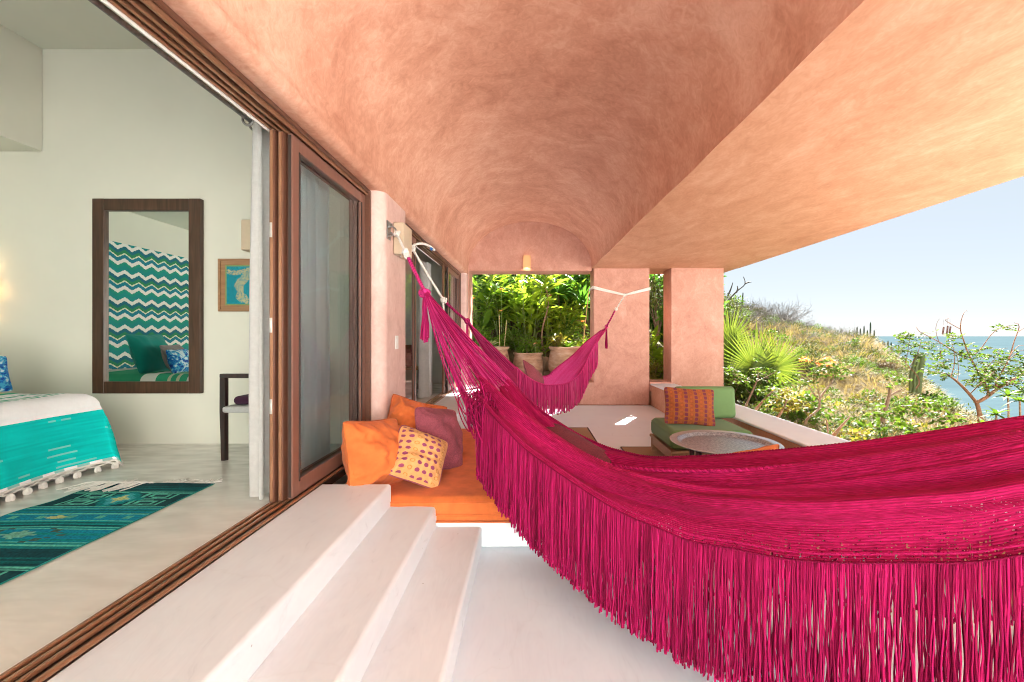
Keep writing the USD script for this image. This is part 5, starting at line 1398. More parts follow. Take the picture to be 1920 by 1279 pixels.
TC = at(1358, 828, Z=0.50)
tt = thing('tray_table', 'round beaten tin tray on dark wooden legs', 'table', (TC[0], TC[1], 0))
obj('tray', lathe([(0.001, 0.468), (0.37, 0.468), (0.385, 0.472), (0.41, 0.492), (0.425, 0.497), (0.428, 0.492), (0.40, 0.470), (0.385, 0.460), (0.001, 0.458)], 96), 'tray', tt, 30)
th = np.linspace(0, 2 * PI, 97)
R_ = 0.487
obj('rim', lathe([(0.426, 0.4985), (0.455, 0.500), (0.478, 0.505), (0.487, 0.501), (0.484, 0.494), (0.455, 0.4905), (0.426, 0.4895)], 96), 'tray_rim', tt, 40)
for k in range(6):
    a = k * PI / 3 + 0.35
    x, y = 0.30 * math.cos(a), 0.30 * math.sin(a)
    obj('leg', move(lathe([(0.001, 0.0), (0.017, 0.0), (0.020, 0.05), (0.030, 0.075), (0.018, 0.10), (0.016, 0.17), (0.030, 0.20), (0.032, 0.24), (0.018, 0.27), (0.022, 0.33), (0.028, 0.38), (0.028, 0.456), (0.001, 0.456)], 14), (x, y, 0.0)), 'dark_wood', tt, 40)
    x2, y2 = 0.30 * math.cos(a + PI / 3), 0.30 * math.sin(a + PI / 3)
    obj('stretcher', tube([[x, y, 0.22], [x2, y2, 0.22]], 0.012, 8), 'dark_wood', tt, True)
ms = thing('jute_rug', 'brown jute rug with dark binding under the tray table', 'rug')
obj('weave', bx(1.22, 2.5, 2.9, 5.68, 0.001, 0.010, 0.003), 'jute', ms)
obj('binding', [tube([[1.215, 2.9, 0.008], [1.215, 5.685, 0.008]], 0.008, 6), tube([[1.215, 5.685, 0.008], [2.5, 5.685, 0.008]], 0.008, 6)], 'dark_band', ms, True)
ms = thing('jute_rug', 'tan rug with a dark edge behind the large hammock', 'rug')
obj('weave', bx(-0.02, 0.93, 4.4, 6.88, 0.001, 0.012, 0.003), 'jute', ms)
obj('binding', [tube([[0.935, 4.4, 0.009], [0.935, 6.885, 0.009]], 0.011, 6), tube([[-0.02, 6.885, 0.009], [0.935, 6.885, 0.009]], 0.006, 6)], 'dark_band', ms, True)
# a second low seat whose cushion tip shows in front of the tray
gs = thing('lounge_chair', 'low wood lounge chair mostly hidden behind the large hammock', 'chair')
for X in (1.45, 2.33):
    for Y in (2.62, 3.2):
        obj('leg', bx(X, X + 0.065, Y, Y + 0.065, 0.0, 0.185, 0.006), 'teak', gs, 40)
obj('deck', bx(1.43, 2.41, 2.60, 3.28, 0.187, 0.222, 0.006), 'teak', gs, 40)
obj('seat_cushion', rounded(1.425, 2.415, 2.58, 3.30, 0.224, 0.40, 0.07), 'green', gs, True)
ct = at(1378, 838, Y=3.14)
put_pillow('rust_cushion', 'rust orange cushion whose corner pokes up in front of the tray', 'orange_dark', (ct[0] + 0.12, 3.12, 0.395), 0.42, 0.30, 0.15, math.radians(14), math.radians(20), math.radians(-7), None, 'orange_dark', 26, 23)

# ------------------------------------------------------------ plants
def blade(Ln, W, n=6, fold=0.22, droop=0.35, tip=1.0, base=0.25):
    """A leaf along +x: pointed, folded along its midrib, bending down."""
    t = np.linspace(0, 1, n)
    w = W / 2 * np.sin(PI * np.clip(base * (1 - t) ** 2 * 0.6 + t ** 0.8 * (1 - 0.0), 0, 1)) ** 0.8 * tip
    w[-1] = W * 0.015
    w[0] = max(w[0], W * 0.06)
    a = droop * t
    x = Ln * np.cumsum(np.r_[0, np.cos(a[1:]) / (n - 1)])
    z = -Ln * np.cumsum(np.r_[0, np.sin(a[1:]) / (n - 1)])
    P = np.stack([np.stack([x, -w, z + fold * w], 1), np.stack([x, 0 * w, z], 1), np.stack([x, w, z + fold * w], 1)], 1)
    return grid(P)


def leaf_frame(d, roll=0.0):
    """Rotation that turns +x to the direction d, leaf face up."""
    d = np.asarray(d, float); d = d / np.linalg.norm(d)
    y = np.cross([0, 0, 1.0], d)
    y = y / np.linalg.norm(y) if np.linalg.norm(y) > 1e-5 else np.array([0, 1.0, 0])
    z = np.cross(d, y)
    c, s = math.cos(roll), math.sin(roll)
    return np.column_stack([d, c * y + s * z, -s * y + c * z])


def bake(base, Ps, Rs, Ss):
    v, f = arr(base)
    V = np.einsum('kij,nj->kni', np.asarray(Rs), v) * np.asarray(Ss)[:, None, None] + np.asarray(Ps)[:, None]
    k, n = V.shape[:2]
    return V.reshape(-1, 3), (f[None] + (np.arange(k) * n)[:, None, None]).reshape(-1, 3)


def frames(D, roll):
    D = D / np.linalg.norm(D, axis=1, keepdims=True)
    Y = np.cross([0, 0, 1.0], D); Y /= np.maximum(np.linalg.norm(Y, axis=1, keepdims=True), 1e-6)
    Z = np.cross(D, Y)
    c, s = np.cos(roll)[:, None], np.sin(roll)[:, None]
    return np.stack([D, c * Y + s * Z, -s * Y + c * Z], 2)


small_leaf = blade(1.0, 0.5, 4, 0.25, 0.5)
narrow_leaf = blade(1.0, 0.26, 4, 0.25, 0.6)


def ginger(name, label, loc, mat, ns, h, leaf, per, seed, lean=(0, 0), spread=0.55, group=None, stem='stem', droop=0.7, up=0.75):
    """A clump of tall leafy stems, two ranks of big blades on each."""
    g = np.random.default_rng(seed)
    t = thing(name, label, 'plant', loc, 0, group)
    st = []
    for k in range(ns):
        a = g.uniform(0, 2 * PI); r = 0.25 * spread * math.sqrt(g.random())
        b = np.array([r * math.cos(a), r * math.sin(a), -0.1])
        out = np.array([math.cos(a), math.sin(a)]) * spread * g.uniform(0.3, 1.0) + np.array(lean) * g.uniform(0.6, 1.2)
        hh = h * g.uniform(0.72, 1.06)
        c = spline([b, b + [out[0] * 0.25, out[1] * 0.25, hh * 0.5], b + [out[0] * 0.85, out[1] * 0.85, hh]], 16)
        st.append((c, 0.012))
        a0 = g.uniform(0, 2 * PI)
        for j in range(per):
            q = 0.28 + 0.72 * (j + g.uniform(-0.3, 0.3)) / per
            i = min(int(q * 15), 15)
            az_ = a0 + (j % 2) * PI + g.normal(0, 0.35)
            tan = c[min(i + 1, 15)] - c[max(i - 1, 0)]; tan /= np.linalg.norm(tan)
            d = tan * up + np.array([math.cos(az_), math.sin(az_), 0]) * g.uniform(0.55, 0.95)
            L_ = leaf * g.uniform(0.7, 1.1) * (0.75 + 0.35 * math.sin(PI * min(q, 0.95)))
            m = blade(L_, L_ * g.uniform(0.17, 0.23), 6, 0.3, droop * g.uniform(0.5, 1.4))
            obj('leaf', move(m, c[i], leaf_frame(d, g.normal(0, 0.35))), mat, t, True)
    obj('stems', tubes(np.stack([s[0] for s in st]), np.linspace(0.014, 0.006, 16), 5), stem, t, True)
    return t


def rosette(name, label, loc, mat, n, leaf, width, seed, height=0.0, group=None, elmin=0.1, elmax=1.4, droop=0.9, cat='plant'):
    """Strap leaves out of one crown, on a stem when height > 0."""
    g = np.random.default_rng(seed)
    t = thing(name, label, cat, loc, 0, group)
    if height > 0:
        obj('stem', tube([[0, 0, -0.5], [0.02, 0.01, height * 0.5], [0, 0, height]], [0.014, 0.013, 0.011], 8), 'bark', t, True)
    for k in range(n):
        a = k * 2.39996 + g.normal(0, 0.2)
        e_ = elmin + (elmax - elmin) * (k + 0.5) / n + g.normal(0, 0.08)
        d = [math.cos(a) * math.cos(e_), math.sin(a) * math.cos(e_), math.sin(e_)]
        L_ = leaf * g.uniform(0.75, 1.1)
        obj('leaf', move(blade(L_, width * g.uniform(0.8, 1.15), 7, 0.3, droop * g.uniform(0.6, 1.3)), (0, 0, height), leaf_frame(d, g.normal(0, 0.15))), mat, t, True)
    return t


def bush_mesh(seed, r, h, n, leaf, base=small_leaf, clumps=9, flat=0.8):
    """Leaves in clumps through a shrub's crown, with its twigs: (foliage, twigs)."""
    g = np.random.default_rng(seed)
    cc = g.normal(size=(clumps, 3)); cc /= np.linalg.norm(cc, axis=1, keepdims=True)
    cc = cc * np.array([r, r, h / 2]) * g.uniform(0.35, 0.85, (clumps, 1)) + [0, 0, h * 0.55]
    cr = r * g.uniform(0.28, 0.55, clumps)
    w = g.integers(0, clumps, n)
    d = g.normal(size=(n, 3)); d /= np.linalg.norm(d, axis=1, keepdims=True)
    P = cc[w] + d * (cr[w] * g.uniform(0.35, 1.05, n))[:, None] * [1, 1, flat]
    P[:, 2] = np.maximum(P[:, 2], 0.02)
    D = d + g.normal(0, 0.6, (n, 3)) + [0, 0, 0.25]
    fol = bake(base, P, frames(D, g.normal(0, 0.8, n)), leaf * g.uniform(0.6, 1.25, n))
    C = np.stack([spline([[0, 0, -0.1], c * [0.3, 0.3, 0.5] + g.normal(0, 0.04 * r, 3), c], 7) for c in cc] + [spline([c, c + d_ * cr_ * 0.5 + g.normal(0, 0.03 * r, 3), c + d_ * cr_], 7) for c, cr_ in zip(cc, cr) for d_ in (lambda q: q / np.linalg.norm(q, axis=1, keepdims=True))(g.normal(size=(3, 3)))])
    tw = tubes(C, np.linspace(0.014, 0.004, 7) * max(r, 0.4), 4)
    return fol, tw


def twig_mesh(seed, h, n=34, depth=3, r0=0.016, up=0.8):
    """A bare branching shrub."""
    g = np.random.default_rng(seed)
    out = []
    def grow(p, d, ln, r, k):
        pts = [p]
        for j in range(4):
            d = d + g.normal(0, 0.28, 3) + [0, 0, 0.05]
            d = d / np.linalg.norm(d)
            pts.append(pts[-1] + d * ln / 4)
        out.append((np.array(pts), np.linspace(r, r * 0.55, 5)))
        if k > 0:
            for j in range(g.integers(2, 5)):
                i = g.integers(1, 5)
                grow(pts[i], d + g.normal(0, 0.75, 3), ln * g.uniform(0.5, 0.8), r * 0.55, k - 1)
    for j in range(max(2, n // 9)):
        a = g.uniform(0, 2 * PI)
        grow(np.array([0, 0, -0.1]), np.array([math.cos(a) * (1 - up), math.sin(a) * (1 - up), up]), h * g.uniform(0.45, 0.7), r0, depth)
    return tubes(np.stack([o[0] for o in out]), np.stack([o[1] for o in out]), 3)


def shrub(name, label, loc, mat, r, h, n, leaf, seed, base=small_leaf, clumps=10, group=None, twig='bark', cat='shrub'):
    t = thing(name, label, cat, loc, 0, group)
    fol, tw = bush_mesh(seed, r, h, n, leaf, base, clumps)
    obj('foliage', fol, mat, t, True)
    obj('twigs', tw, twig, t, True)
    return t


def fan_leaf(R, n, seed, arc=4.6, droop=0.35):
    """A palm fan in the xy plane opening along +x, its segments parted, folded and drooping at the tips."""
    g = np.random.default_rng(seed)
    ms = []
    for k in range(n):
        a = -arc / 2 + arc * k / (n - 1)
        L_ = R * (0.72 + 0.28 * math.cos(a * 0.55)) * g.uniform(0.92, 1.06)
        t = np.linspace(0, 1, 6)
        w = 0.021 * R / 1.0 * np.array([0.25, 0.75, 1.0, 0.85, 0.5, 0.03])
        x = L_ * t
        z = -L_ * droop * g.uniform(0.5, 1.5) * t ** 2.4 + 0.05 * R * math.cos(a)
        P = np.stack([np.stack([x, -w, z + w * 0.5], 1), np.stack([x, 0 * w, z - w * 0.3], 1), np.stack([x, w, z + w * 0.5], 1)], 1)
        ms.append(move(grid(P), (0, 0, 0), rot('z', a)))
    return join(ms)


def fan_palm(name, label, loc, n, R, pet, seed, fixed=()):
    """fixed: fronds measured from the view: (x, y, depth, angle in the view, radius, tilt)."""
    g = np.random.default_rng(seed)
    t = thing(name, label, 'palm', loc)
    obj('trunk', tube([[0, 0, -0.3], [0.01, 0, 0.1], [0, 0, 0.3]], [0.10, 0.09, 0.08], 10), 'bark', t, True)
    lc = np.asarray(loc, float)
    for k in range(n + len(fixed)):
        if k < len(fixed):
            px, py, Y, ang, Rf, tilt = fixed[k]
            hub = at(px, py, Y=Y) - lc
            ax = np.array([math.cos(ang), -0.15, math.sin(ang)]); ax /= np.linalg.norm(ax)
            nn = np.array([0.15, -1.0, 0.35]); nn -= ax * (nn @ ax); nn /= np.linalg.norm(nn)
            Rm = np.column_stack([ax, np.cross(nn, ax), nn]) @ rot('x', tilt)
        else:
            a = k * 2.39996 + g.normal(0, 0.2); e_ = g.uniform(0.4, 1.1)
            d = np.array([math.cos(a) * math.cos(e_), math.sin(a) * math.cos(e_), math.sin(e_)])
            hub, Rf, Rm = d * pet * g.uniform(0.7, 1.0) + [0, 0, 0.2], R * g.uniform(0.8, 1.0), leaf_frame(d + np.array([0, 0, -0.2]), g.normal(0, 0.5))
        c = spline([[0, 0, 0.2], hub * 0.55 + [0, 0, 0.2], hub], 10)
        lf = obj('frond', move(fan_leaf(Rf, 46, seed * 31 + k, 4.9, 0.16), hub, Rm), 'palm', t, True)
        obj('leaf_stalk', tube(c, np.linspace(0.018, 0.009, 10), 6), 'stem', lf, True)
    return t


# urns behind the end window
def urn(label, cx, rim_py, Y, R, h, seed):
    p = at(cx, rim_py, Y=Y)
    o = thing('clay_urn', label, 'pot', (p[0], Y, 0.0))
    z1 = p[2]; z0 = z1 - h
    prof = [(R * 0.55, z0), (R * 0.62, z0 + 0.02), (R * 0.86, z0 + h * 0.3), (R * 1.0, z0 + h * 0.58), (R * 1.0, z0 + h * 0.74), (R * 0.93, z0 + h * 0.88), (R * 0.90, z0 + h * 0.93), (R * 0.97, z0 + h * 0.965), (R * 1.0, z1 - 0.012), (R * 0.985, z1), (R * 0.90, z1), (R * 0.86, z1 - 0.04), (R * 0.84, z1 - 0.16)]
    obj('body', lathe([(0.001, z0)] + prof + [(0.001, z1 - 0.165)], 44), 'clay', o, 50)
    obj('soil', lathe([(0.001, z1 - 0.05), (R * 0.87, z1 - 0.055), (R * 0.87, z1 - 0.07)], 24), 'brown_soil', o, True)
    return np.array([p[0], Y, z1 - 0.06])


L['brown_soil'] = plain('brown_soil', (0.06, 0.04, 0.025), 0.95, 0.3, 40.0, 0.5, 80.0)
q1 = urn('largest pale clay urn at the left behind the garden window', 917, 650, 10.25, 0.49, 1.25, 1)
q2 = urn('smaller brown clay urn in the middle behind the garden window', 990, 661, 10.45, 0.37, 1.05, 2)
q3 = urn('round brown clay urn at the right behind the garden window', 1064, 650, 10.35, 0.46, 1.2, 3)
tag(obj('garden_paving', bx(-3.0, 3.2, YB + TH + 0.001, 11.3, -0.3, -0.03), 'rock'), 'stone paving behind the end wall', kind='structure')
# rough stone bank behind the urns
sb_ = thing('stone_bank', 'low wall of rough ochre stones behind the clay urns', 'wall')
g7 = np.random.default_rng(70)
for k in range(44):
    r = g7.uniform(0.16, 0.30)
    i_ = trimesh.creation.icosphere(2, 1.0)
    v = np.array(i_.vertices)
    v = np.round(v * 2.2 + 0.25 * g7.normal(size=3)) * 0.12 + v * 0.75
    v = v * np.array([r * 1.3, r * 0.8, r * 0.85]) @ rot('z', g7.uniform(0, 3))
    obj('stone', (v + [-2.6 + 5.6 * ((k * 7) % 44) / 44, 11.12 + g7.uniform(-0.08, 0.08), 0.08 + (k % 3) * 0.34 + g7.uniform(-0.05, 0.05)], np.array(i_.faces)), 'rock', sb_, 35)

# garden planting behind the window
def gz(X, Y):
    return float(H(np.array(X), np.array(Y)))
gp = lambda x, y: (x, y, gz(x, y))
ginger('ginger_plant', 'big yellow-green ginger clump in the middle of the garden window', gp(-0.05, 11.7), 'ginger', 17, 2.2, 0.62, 11, 1, (0.05, -0.25), 0.9)
ginger('ginger_plant', 'yellow-green ginger clump leaning left behind the left urn', gp(-0.75, 12.1), 'ginger', 10, 2.3, 0.62, 10, 2, (-0.3, -0.2), 0.7)
ginger('ginger_plant', 'ginger clump with drooping leaves right of the bare branch', gp(0.62, 11.6), 'ginger', 9, 1.45, 0.5, 9, 3, (0.3, -0.2), 0.7, droop=1.0)
for k, (x, y, m_, h_, lb) in enumerate([(-0.95, 11.25, 'ginger', 0.75, 'low yellow-green leafy plant behind the left urn'), (-0.25, 11.3, 'garden', 0.65, 'low leafy plant between the left and middle urns'), (0.35, 11.25, 'ginger', 0.7, 'low yellow-green leafy plant right of the bare branch'), (0.75, 11.35, 'garden', 0.8, 'low leafy plant between the middle and right urns'), (1.3, 11.3, 'ginger', 0.8, 'low yellow-green leafy plant at the right jamb')]):
    ginger('leafy_plant', lb, gp(x, y), m_, 9, h_, 0.32, 7, 60 + k, (0, -0.15), 0.5)
for k, (x, y, lb) in enumerate([(-1.2, 13.2, 'tall bright ginger clump far left under the lintel'), (0.3, 13.3, 'tall bright ginger clump behind the middle of the garden'), (1.6, 13.6, 'tall bright ginger clump far right under the lintel')]):
    ginger('ginger_plant', lb, gp(x, y), 'garden', 12, 1.9, 0.65, 9, 66 + k, (0, -0.2), 0.8)
ginger('broad_leaf_plant', 'dark broad leaved plant at the left edge of the garden window', gp(-1.45, 11.9), 'garden', 9, 2.2, 0.62, 8, 4, (0.1, -0.3), 0.7)
ginger('broad_leaf_plant', 'dark broad leaved plant behind the ginger, below the lintel', gp(-0.4, 13.0), 'deep', 12, 1.3, 0.7, 8, 5, (0, -0.3), 1.0)
rosette('strap_leaf_plant', 'dark strap leaved plant high at the right of the garden window', (0.85, 12.5, gz(0.85, 12.5)), 'deep', 46, 1.05, 0.11, 6, 1.05)
rosette('strap_leaf_plant', 'second dark strap leaved plant at the right edge of the garden window', (1.55, 12.4, gz(1.55, 12.4)), 'deep', 42, 1.0, 0.11, 7, 0.9)
rosette('strap_leaf_plant', 'dark strap leaved plant low behind the right urn', (1.05, 11.9, gz(1.05, 11.9)), 'deep', 34, 0.8, 0.09, 8, 0.35)
shrub('small_leaf_shrub', 'light green small leaved shrub above the right urn', gp(1.05, 11.4), 'garden', 0.48, 0.95, 900, 0.085, 11)
shrub('small_leaf_shrub', 'fresh green shrub between the left and middle urns', gp(-0.55, 11.35), 'garden', 0.4, 0.7, 700, 0.09, 12)
shrub('small_leaf_shrub', 'bright green shrub at the left jamb of the garden window', gp(-1.35, 11.4), 'garden', 0.45, 0.8, 700, 0.09, 13)
shrub('small_leaf_shrub', 'small leaved shrub high under the lintel beside the strap leaves', gp(0.45, 12.6), 'garden', 0.5, 2.2, 900, 0.08, 14)
for k, (x, y, h_, lb) in enumerate([(-1.1, 12.2, 1.2, 'bright leafy shrub behind the left ginger stems'), (-0.45, 12.5, 1.3, 'bright leafy shrub deep behind the middle urn'), (0.25, 12.3, 1.25, 'bright leafy shrub behind the bare branch'), (0.95, 12.1, 1.1, 'bright leafy shrub under the strap leaves')]):
    shrub('small_leaf_shrub', lb, gp(x, y), 'ginger' if k % 2 else 'garden', 0.6, h_, 900, 0.14, 160 + k, clumps=12)
rosette('variegated_plant', 'cream and green variegated plant in the largest urn', tuple(q1), 'cream', 26, 0.36, 0.10, 15, 0.0, elmin=0.3)
shrub('urn_plant', 'flowering leafy plant in the middle urn', tuple(q2), 'garden', 0.30, 0.34, 240, 0.10, 16)
rosette('urn_plant', 'spiky green plant in the round right urn', tuple(q3), 'garden', 44, 0.34, 0.045, 17, 0.0, elmin=0.15)
shrub('dry_leaf_plant', 'yellowing low plant at the back of the right urn', (q3[0] - 0.25, q3[1] + 0.05, q3[2]), 'yellowing', 0.26, 0.32, 160, 0.11, 18)
g8 = np.random.default_rng(88)
for k, (px, py, Y) in enumerate([(940, 583, 11.0), (888, 560, 11.2), (1003, 645, 10.3), (1093, 603, 11.0), (997, 555, 11.3), (940, 543, 11.2), (1031, 556, 11.4)]):
    p = at(px, py, Y=Y)
    fl = thing('orange_flower', ('orange flower among the ginger leaves', 'orange flower at the left jamb', 'orange flower over the middle urn', 'orange flower by the right jamb', 'orange flower near the bare branch', 'orange flower high in the ginger', 'orange flower right of the bare branch')[k], 'flower', p)
    for j in range(9):
        a = j * 0.7 + g8.normal(0, 0.2)
        obj('petal', move(blade(0.085, 0.03, 4, 0.2, 0.5), (0, 0, 0), leaf_frame([math.cos(a), math.sin(a), g8.uniform(0.1, 1.3)])), 'flower', fl, True)
    obj('stalk', tube([[0, 0, 0], [0.01, 0.02, -0.25], [0.0, 0.05, -0.55]], 0.006, 5), 'stem', fl, True)
bb = thing('bare_branch', 'twisted bare branch standing between the ginger and the strap leaves', 'branch')
pts = [at(x, y, Y=11.15) for x, y in ((1021, 660), (1016, 640), (1021, 600), (1028, 570), (1027, 556), (1019, 536), (1003, 524), (1000, 512))]
obj('stem', tube(spline(pts, 40), np.linspace(0.026, 0.012, 40), 8), 'bark', bb, True)
for k in range(9):
    p = spline(pts, 40)[14 + k * 2]
    obj('spur', tube([p, p + [g8.normal(0, 0.05), -0.02, g8.uniform(0.02, 0.07)]], [0.009, 0.004], 5), 'bark', bb, True)
for k, (x0_, y0_, x1_, y1_, lb) in enumerate(((1093, 650, 1104, 545, 'thin bamboo stake by the right jamb'), (937, 652, 936, 590, 'short bamboo stake behind the left urn'), (945, 655, 950, 600, 'short bamboo stake between the urns'))):
    sk_ = thing('bamboo_stake', lb, 'stake')
    a_, b_ = at(x0_, y0_, Y=10.9), at(x1_, y1_, Y=11.0)
    obj('cane', tube([a_, (a_ + b_) / 2, b_], 0.011, 7), 'straw_cane' if 'straw_cane' in L else L.setdefault('straw_cane', plain('straw_cane', (0.42, 0.34, 0.16), 0.6, 0.1)), sk_, True)
# beyond the gap and the outer column
ginger('ginger_plant', 'yellow-green ginger clump seen in the narrow gap between the columns', gp(3.3, 11.0), 'ginger', 12, 1.9, 0.6, 9, 21, (-0.05, -0.2), 0.7)
shrub('small_leaf_shrub', 'pale green shrub low in the gap between the columns', gp(3.15, 10.5), 'yellowing', 0.5, 0.8, 700, 0.09, 22)
shrub('small_leaf_shrub', 'dark shrub high in the gap between the columns', gp(3.9, 13.0), 'olive', 0.9, 3.2, 1800, 0.10, 23, clumps=16)
shrub('small_leaf_shrub', 'tall dark shrub added close behind the outer column to block sun', gp(4.1, 11.0), 'deep', 0.75, 4.4, 3800, 0.13, 25, clumps=22)  # added to keep sun through the column gap off the floor
shrub('small_leaf_shrub', 'tall dense shrub added mostly hidden behind the outer column to block sun', gp(5.1, 13.3), 'deep', 0.85, 5.8, 3400, 0.15, 24, clumps=26)  # added sun blocker for the gap, mostly out of view
pb = at(1395, 775, Y=10.6)
fan_palm('fan_palm', 'large light green fan palm beside the outer column', pb, 3, 0.75, 0.8, 3,
         ((1408, 690, 10.4, 1.75, 1.15, 0.0), (1446, 690, 10.7, 0.75, 1.05, 0.25), (1372, 668, 10.9, 2.0, 1.0, 0.3), (1420, 716, 10.2, -0.35, 0.8, -0.5), (1380, 725, 10.5, 2.8, 0.8, -0.3)))
fan_palm('fan_palm', 'second fan palm partly hidden by the outer column', at(1360, 770, Y=11.6), 6, 0.85, 1.2, 4, ((1362, 640, 11.4, 1.4, 1.0, 0.1),))
shrub('small_leaf_shrub', 'bright green shrub at the foot of the fan palm', gp(5.3, 9.9), 'fresh', 0.7, 0.9, 1500, 0.085, 31, clumps=14)
shrub('small_leaf_shrub', 'yellow-green shrub by the outer column above the fan palm', gp(5.6, 13.6), 'yellowing', 0.8, 2.6, 1500, 0.12, 32, clumps=14)
shrub('small_leaf_shrub', 'green shrub in front of the fan palm along the parapet', gp(5.0, 8.4), 'fresh', 0.75, 0.85, 1400, 0.08, 33, clumps=14)

# unseen trees added behind the end wall to block sun (their crowns stand above the lintel)
def big_tree(label, loc, h, r, seed, mat='olive', leaf=0.22, n=2600):
    g = np.random.default_rng(seed)
    t = thing('shade_tree', label, 'tree', loc)
    trunk = spline([[0, 0, -0.5], [0.15, 0.1, h * 0.35], [0.05, -0.1, h * 0.72]], 12)
    tr = obj('trunk', tube(trunk, np.linspace(0.2, 0.09, 12), 10), 'bark', t, True)
    for k in range(6):
        a = k * 1.05 + g.normal(0, 0.2)
        p = trunk[6 + k % 5]
        obj('limb', tube(spline([p, p + [math.cos(a) * r * 0.4, math.sin(a) * r * 0.4, h * 0.12], p + [math.cos(a) * r * 0.8, math.sin(a) * r * 0.8, h * 0.2]], 8), np.linspace(0.07, 0.02, 8), 7), 'bark', tr, True)
    fol, _ = bush_mesh(seed, r, h * 0.5, n, leaf, small_leaf, 22)
    obj('crown', move(fol, (0, 0, h * 0.56)), mat, t, True)


for k, (x, y, h, r) in enumerate([(-2.6, 15.4, 9.6, 2.2), (0.4, 15.8, 9.8, 2.3), (3.0, 15.8, 9.8, 2.2)]):
    big_tree(('unseen tree added to block sun at the left of the end wall', 'unseen tree added to block sun above the lunette', 'unseen tree added to block sun above the column gap')[k], (x, y, gz(x, y) - 0.3), h, r, 50 + k)


# ---- the hillside: individual plants
def px_line(pts, Y, jit=0.0, seed=0):
    g = np.random.default_rng(seed)
    return np.array([at(x, y, Y=Y + g.normal(0, jit)) for x, y in pts])


Z8 = lambda l: [(1620 + x / 5.117, 580 + y / 5.117) for x, y in l]
sap = thing('young_tree', 'open branched young tree with small leaves and dark seed pods before the sea', 'tree')
br = [([(1110, 1120), (1110, 1010), (1080, 895)], 9.0, 0.045, 0.036), ([(1080, 895), (980, 780), (900, 700), (820, 640), (760, 610), (640, 600)], 9.0, 0.032, 0.008),
      ([(1085, 893), (1180, 840), (1270, 770), (1400, 690), (1530, 620), (1640, 560)], 8.8, 0.034, 0.014), ([(1270, 770), (1265, 690), (1330, 590), (1400, 450), (1440, 310), (1475, 220), (1440, 130)], 8.8, 0.024, 0.005),
      ([(1475, 220), (1530, 180), (1580, 120)], 8.8, 0.008, 0.004), ([(1200, 825), (1150, 690), (1110, 620), (1040, 500), (990, 400), (950, 280), (925, 190), (940, 80), (990, 20)], 9.3, 0.024, 0.004),
      ([(925, 190), (850, 150), (805, 90), (800, 50)], 9.3, 0.008, 0.003), ([(1020, 440), (1150, 340), (1290, 190), (1400, 165)], 9.2, 0.012, 0.004),
      ([(1030, 490), (900, 430), (780, 350), (620, 260), (520, 200), (480, 130)], 9.4, 0.013, 0.004), ([(720, 310), (690, 200), (725, 90)], 9.4, 0.006, 0.003),
      ([(830, 645), (870, 480), (840, 330)], 9.0, 0.009, 0.004), ([(890, 690), (905, 560), (890, 440)], 9.1, 0.009, 0.004), ([(960, 760), (1040, 660), (1170, 560), (1300, 400)], 9.2, 0.010, 0.004),
      ([(1020, 810), (1130, 700), (1240, 610), (1390, 480), (1530, 400)], 8.9, 0.010, 0.004), ([(1300, 750), (1400, 720), (1530, 680)], 8.7, 0.012, 0.005), ([(1400, 450), (1460, 370), (1530, 350)], 8.8, 0.008, 0.004)]
cls = []
for k, (l, Y, r0, r1) in enumerate(br):
    c = spline(px_line(Z8(l), Y, 0.12, k), 22)
    obj('trunk' if k == 0 else 'branch', tube(c, np.linspace(r0, r1, 22), 7), 'red_bark', sap, True)
    cls.append(c)
def sprays(parent, centres, mat, n, leaf, seed, size=0.16):
    """Pinnate sprays: short twigs carrying two rows of small oval leaves."""
    g = np.random.default_rng(seed)
    P, D, S, tw = [], [], [], []
    for c in centres:
        for k in range(n):
            a = g.uniform(0, 2 * PI); d = np.array([math.cos(a), math.sin(a) * 0.7, g.uniform(-0.35, 0.35)]); d /= np.linalg.norm(d)
            s = c + g.normal(0, size * 0.35, 3)
            Ln = size * g.uniform(0.7, 1.4)
            tw.append(np.stack([s, s + d * Ln * 0.5 + [0, 0, 0.01], s + d * Ln]))
            for j in range(7):
                q = s + d * Ln * (0.15 + 0.85 * j / 6)
                sd_ = np.cross(d, [0, 0, 1])
                P.append(q); D.append(d * 0.6 + sd_ * (1 if j % 2 else -1) + [0, 0, g.normal(0.1, 0.6)]); S.append(leaf * g.uniform(0.7, 1.2))
    m = bake(small_leaf, np.array(P), frames(np.array(D), np.random.default_rng(seed).normal(0, 1.0, len(P))), np.array(S))
    obj('leaves', m, mat, parent, True, kind='stuff')
    obj('leaf_twigs', tubes(np.array(tw), 0.003, 3), 'red_bark', parent, True, kind='stuff')
g9 = np.random.default_rng(9)
cen = []
for (x0_, x1_, y0_, y1_, n_, Y) in ((600, 810, 490, 640, 12, 9.0), (790, 900, 230, 330, 4, 9.2), (790, 1080, 340, 470, 10, 9.1), (1000, 1200, 560, 780, 14, 9.0), (1080, 1330, 520, 650, 11, 9.0), (1110, 1400, 380, 490, 9, 9.0), (1230, 1420, 500, 720, 9, 8.8), (1420, 1600, 490, 700, 14, 8.7), (1440, 1560, 720, 800, 5, 8.7), (1290, 1390, 150, 185, 2, 9.2), (680, 780, 400, 520, 4, 9.0), (1130, 1260, 640, 800, 6, 9.0)):
    for k in range(n_):
        x, y = Z8([(g9.uniform(x0_, x1_), g9.uniform(y0_, y1_))])[0]
        cen.append(at(x, y, Y=Y + g9.normal(0, 0.25)))
sprays(sap, cen, 'fresh', 4, 0.058, 91)
